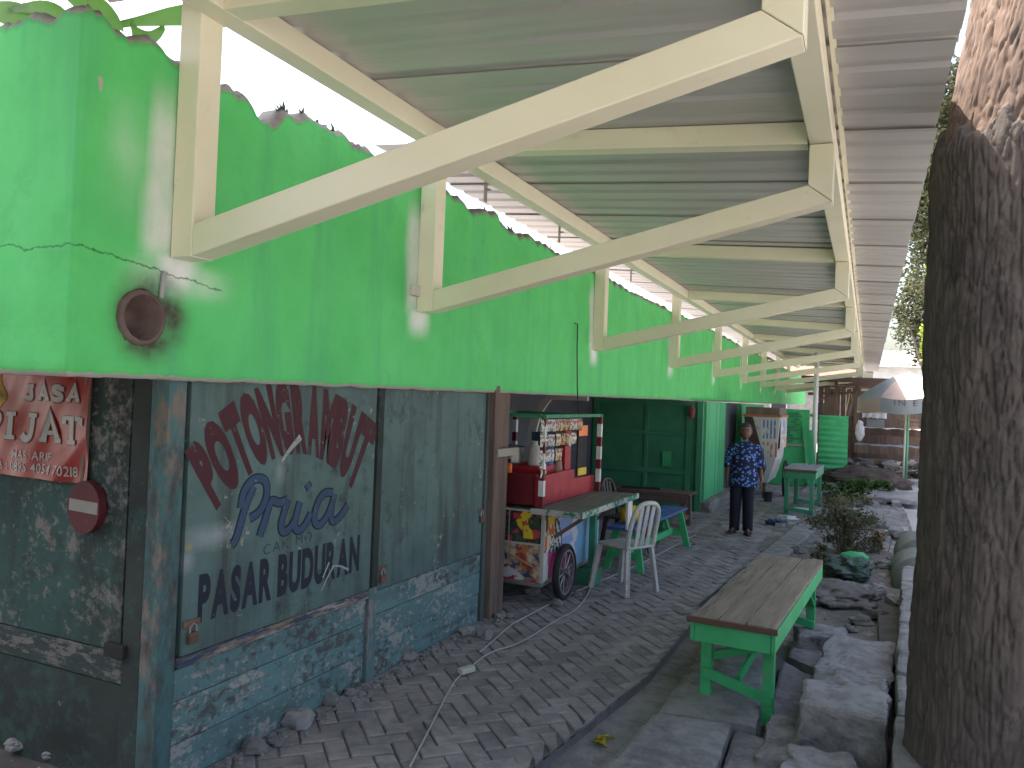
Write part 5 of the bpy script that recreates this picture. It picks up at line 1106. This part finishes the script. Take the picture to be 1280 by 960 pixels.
# stall tables with tarps
def stall(name, label, x0, x1, y0, y1, z, m_top, m_skirt, nleg=2):
    t = thing(name, label, 'stall', ((x0+x1)/2, y0, 0)); n = 12; V = []
    for i in range(n+1):
        for j in range(5): V.append((x0+(x1-x0)*i/n, y0+(y1-y0)*j/4, z+.04*noise.noise(Vector((i*.7, j*.9, z*5)))))
    MB().add(V, [(i*5+j, (i+1)*5+j, (i+1)*5+j+1, i*5+j+1) for i in range(n) for j in range(4)]).build('cover', m_top, t, smooth=True)
    MB().bb((x0, y0+.02, z-.12), (x1, y1-.02, z-.05)).build('table_top', oldwood, t)
    V = [(x0+(x1-x0)*i/n, y0-.01-.03*math.sin(i*1.9), z+.03*noise.noise(Vector((i*.7, 0, z*5)))-dz-(.05*noise.noise(Vector((i*.9, 3, z))) if dz else 0)) for i in range(n+1) for dz in (0, .22)]
    MB().add(V, [(2*i, 2*i+1, 2*i+3, 2*i+2) for i in range(n)]).build('skirt', m_skirt, t, smooth=True)
    for xx in (x0+.06, x1-.06):
        for yy in (y0+.1, y1-.1): MB().bb((xx-.03, yy-.03, -.05), (xx+.03, yy+.03, z-.12)).build('leg', oldwood, t)
stall('market_stall', 'low stall table under a dusty grey sheet beyond the parasol pole', -.35, 1.5, 24.2, 25.6, .78, tarp_g, oldwood)
stall('market_stall', 'stall with white and grey tarpaulin cover behind the grey sheeted table', -.3, 1.7, 26.6, 28.0, 1.22, tarp_w, mat('brown_cloth', [(.10, .06, .05)], 4))
stall('market_stall', 'stall with a blue tarpaulin cover at the back of the lane', -.3, .55, 29.0, 30.2, 1.72, tarp_b, tarp_w)
wf = thing('timber_stall_frame', 'ramshackle dark timber stall frame with leaning poles at the lane end', 'stall frame', (-.5, 26, 0))
for xx, yy, h in ((-1.5, 25.5, 2.6), (-.9, 25.2, 2.7), (-.35, 25.4, 2.5), (-1.2, 27.5, 2.8), (-.3, 27.8, 2.7), (1.75, 26, 2.4)): MB().bb((xx-.05, yy-.05, -.1), (xx+.05, yy+.05, h)).build('post', oldwood, wf)
for a, c in (((-1.7, 25.4, 2.2), (.2, 25.4, 2.3)), ((-1.7, 25.4, 1.55), (-.2, 25.5, 1.5)), ((-1.6, 27.6, 2.5), (1.9, 27.7, 2.5)), ((-1.5, 25.3, 1.0), (-.3, 25.3, 1.05)), ((-.95, 25.1, .2), (-.35, 25.2, 2.3)), ((-1.4, 25.3, 2.0), (-.6, 25.35, 2.45))): MB().beam(a, c, .06, .08).build('rail', oldwood, wf)
MB().beam((-.78, 24.9, .55), (-.52, 24.95, 2.25), .05, .02).build('leaning_batten', mat('pale_batten', [(.5, .36, .18)], 5), wf)
for k in range(16): MB().bb((-.6+k*.17, 30.6, 0), (-.425+k*.17, 30.63+.01*(k % 2), 1.75+.35*rs.random())).build('back_board', oldwood, wf)
for k in range(9): MB().bb((-1.7+k*.17, 27.9, 0), (-1.55+k*.17, 27.93, 2.3+.2*rs.random())).build('back_board', oldwood, wf)
MB().beam((-1.85, 25.2, 2.62), (2.0, 25.2, 2.55), 1.5, .03, up=(0, .12, 1)).build('roof_board', oldwood, wf)
tag(MB().ell((-.22, 24.9, 1.15), (.12, .10, .30), 16, 14, lambda q: 1+.25*noise.noise(q*2.5)).build('white_sack', tarp_w, origin=(-.22, 24.9, .85)), 'white cloth bundle hanging from the timber stall frame', 'bundle')
for k in range(16):
    xx, yy = rs.uniform(-1.0, 1.6), rs.uniform(21.8, 24); rr = rs.uniform(.06, .16)
    tag(rough_block(MB(), (xx, yy, rr*.3), (rr*2.2, rr*1.6, rr), rs.uniform(0, 3), amp=.03, sub=3, seed=k+90, ry=rs.gauss(0, .2)).build('rubble_piece', conc, origin=(xx, yy, 0)), 'lump of rubble lying around the parasol beyond the dirt heap', 'rubble', 'rubble beyond the dirt heap')
for k, (xx, yy, z0, w_, h_, m_, lbl) in enumerate(((-.75, 24.3, .0, .5, .38, oldwood, 'dark wooden crate on the ground beside the corrugated panel'), (-.1, 23.6, .0, .6, .30, oldwood_x, 'brown wooden crate in front of the grey sheeted table'), (.45, 23.9, .0, .55, .42, oldwood, 'dark crate under the front edge of the grey sheeted table'), (1.25, 23.5, 0, .6, .5, oldwood_x, 'tall brown crate right behind the parasol pole'), (.2, 26.9, 1.24, .5, .25, tarp_g, 'grey box on the white tarpaulin stall'), (1.1, 27.0, 1.24, .6, .3, oldwood, 'dark box on the white tarpaulin stall'))):
    t = thing('crate', lbl, 'crate', (xx, yy, z0))
    for i in range(3): MB().bb((xx-w_/2, yy-.2, z0+i*h_/3+.01), (xx+w_/2, yy-.18, z0+(i+1)*h_/3-.01)).build('slat', m_, t)
    MB().bb((xx-w_/2, yy-.178, z0), (xx+w_/2, yy+.2, z0+h_-.01)).build('box', m_, t)
for k in range(6): tag(MB().beam((-.5+k*.33, 22.6+.3*math.sin(k*2.2), .06+.03*k), (.2+k*.36, 22.9+.4*math.cos(k*1.7), .10+.05*k), .14, .03).build('loose_board', (oldwood_x, oldwood_h)[k % 2], origin=(-.2+k*.33, 22.7, 0)), 'loose weathered board thrown on the heap beyond the parasol', 'board', 'loose boards beyond the parasol')
hp = MB()
for k in range(26): rough_block(hp, (rs.uniform(-.9, 1.6), rs.uniform(23.0, 24.0), rs.uniform(.02, .42)), (rs.uniform(.15, .5), rs.uniform(.15, .4), rs.uniform(.06, .2)), rs.uniform(0, 3), amp=.04, sub=2, seed=k+300, rx=rs.gauss(0, .3), ry=rs.gauss(0, .3))
tag(hp.build('rubbish_heap', mat('grey_rubbish', [(.25, (.10, .092, .088)), (.75, (.28, .265, .255))], 2, rough=.95, bump=.6, rnd=.3), origin=(.3, 23.5, 0)), 'grey heap of broken rubble and rubbish piled before the stalls', 'heap', kind='stuff')
# houses and trees closing the view
def house(label, x0, x1, y0, y1, h, m_w, m_r, win):
    t = thing('house', label, 'house', ((x0+x1)/2, y0, 0)); MB().bb((x0, y0, -.3), (x1, y1, h)).build('wall', m_w, t)
    b = MB(); xm = (y0+y1)/2; V = [(x0-.4, y0-.5, h), (x1+.4, y0-.5, h), (x1+.4, y1+.5, h), (x0-.4, y1+.5, h), (x0-.4, xm, h+1.3), (x1+.4, xm, h+1.3)]
    b.add(V, [(0, 1, 5, 4), (2, 3, 4, 5), (0, 4, 3), (1, 2, 5), (0, 3, 2, 1)]); b.build('roof', m_r, t)
    for wx, wz in win:
        f = MB().bb((wx-.5, y0-.05, wz-.6), (wx+.5, y0+.02, wz+.6)).build('window', offwhite, t); MB().bb((wx-.42, y0-.07, wz-.52), (wx+.42, y0-.052, wz+.52)).build('pane', mat('dark_glass', [(.03, .035, .04)], 3, rough=.15, bump=0), f)
tile = mat('brown_roof_tile', [(.20, .10, .07)], 2, bump=.6, bscale=9)
house('pale low house at the end of the lane behind the stalls', .2, 7.5, 52, 60, 4.4, white_p, conc, ((3.2, 1.7), (5.2, 1.7)))
house('low grey walled house behind the green market row', -14, -1.2, 50, 58, 3.2, conc, tile, ((-2.4, 1.6), (-5, 1.6)))
def bgtree(label, x_, y_, h, r, n, m, sz=.22):
    t = thing('roadside_tree', label, 'tree', (x_, y_, 0)); MB().tube([(x_, y_, -.3), (x_+.1, y_, h*.4), (x_-.1, y_+.2, h*.75)], [.22, .17, .08], 10).build('trunk', bark_far, t, smooth=True)
    for k in range(4): a = k*1.6; MB().tube([(x_, y_, h*.45), (x_+r*.5*math.cos(a), y_+r*.5*math.sin(a), h*.75)], [.09, .03], 7).build('limb', bark_far, t)
    b = MB(); leaves(b, (x_, y_, h*.78), (r, r, h*.30), n, sz, rs); tag(b.build('crown', m, t), kind='stuff')
bgtree('dull olive roadside tree rising behind the parasol', 2.1, 29.5, 12.5, 1.75, 20000, leaf_dry, .19)
bgtree('low dark leafy tree behind the stalls at the lane end', 1.9, 33, 7.0, 1.3, 6000, leaf_dry, .17)
bgtree('yellow green young tree between the street tree and the house', 1.75, 27, 6.3, .5, 700, mat('lime_leaf', [(.28, .34, .04)], 3, rough=.6, bump=0, rnd=.35, transl=.4), .18)
bgtree('dense dark green tree beside the far pale house', 6.5, 46, 10, 3.2, 4000, leaf, .3)
bgtree('broad green tree behind the low grey house', -5, 63, 9, 4, 3000, leaf, .4)
bgtree('rounded green tree standing far along the street', 12, 55, 9, 3.5, 3000, leaf, .35)

# grit and small pebbles swept against the kiosk foot, the gutter and the verge
rg_ = random.Random(77); b = MB()
for k in range(1500):
    if k % 3 == 0: yy = rg_.uniform(2.5, 5.6); xx = XK+.02+abs(rg_.gauss(0, .07)); z = settle(xx, yy)
    elif k % 3 == 1: yy = rg_.uniform(3, 18); xx = xe(yy)+rg_.uniform(.32, 1.4); z = verge_h(xx, yy)
    else: yy = rg_.uniform(-.2, 2.4); xx = rg_.uniform(-4.2, -2.5); z = -.025
    if xx > kx(yy)-.02 and yy < 9: continue
    r_ = rg_.uniform(.005, .016)*(1.6 if yy > 8 else 1); a = rg_.uniform(0, 6.3); V = [Vector((xx+r_*math.cos(a+t)*rg_.uniform(.7, 1.2), yy+r_*math.sin(a+t)*rg_.uniform(.7, 1.2), z+dz*r_)) for dz in (-.3, .5) for t in (0, 1.57, 3.14, 4.71)]+[Vector((xx, yy, z+r_*.8))]
    b.add(V, [(i, (i+1) % 4, 4+(i+1) % 4, 4+i) for i in range(4)]+[(4+i, 4+(i+1) % 4, 8) for i in range(4)])
tag(b.build('grit', stone_m), 'loose grit and small pebbles along the footpath edges', 'grit', kind='stuff')
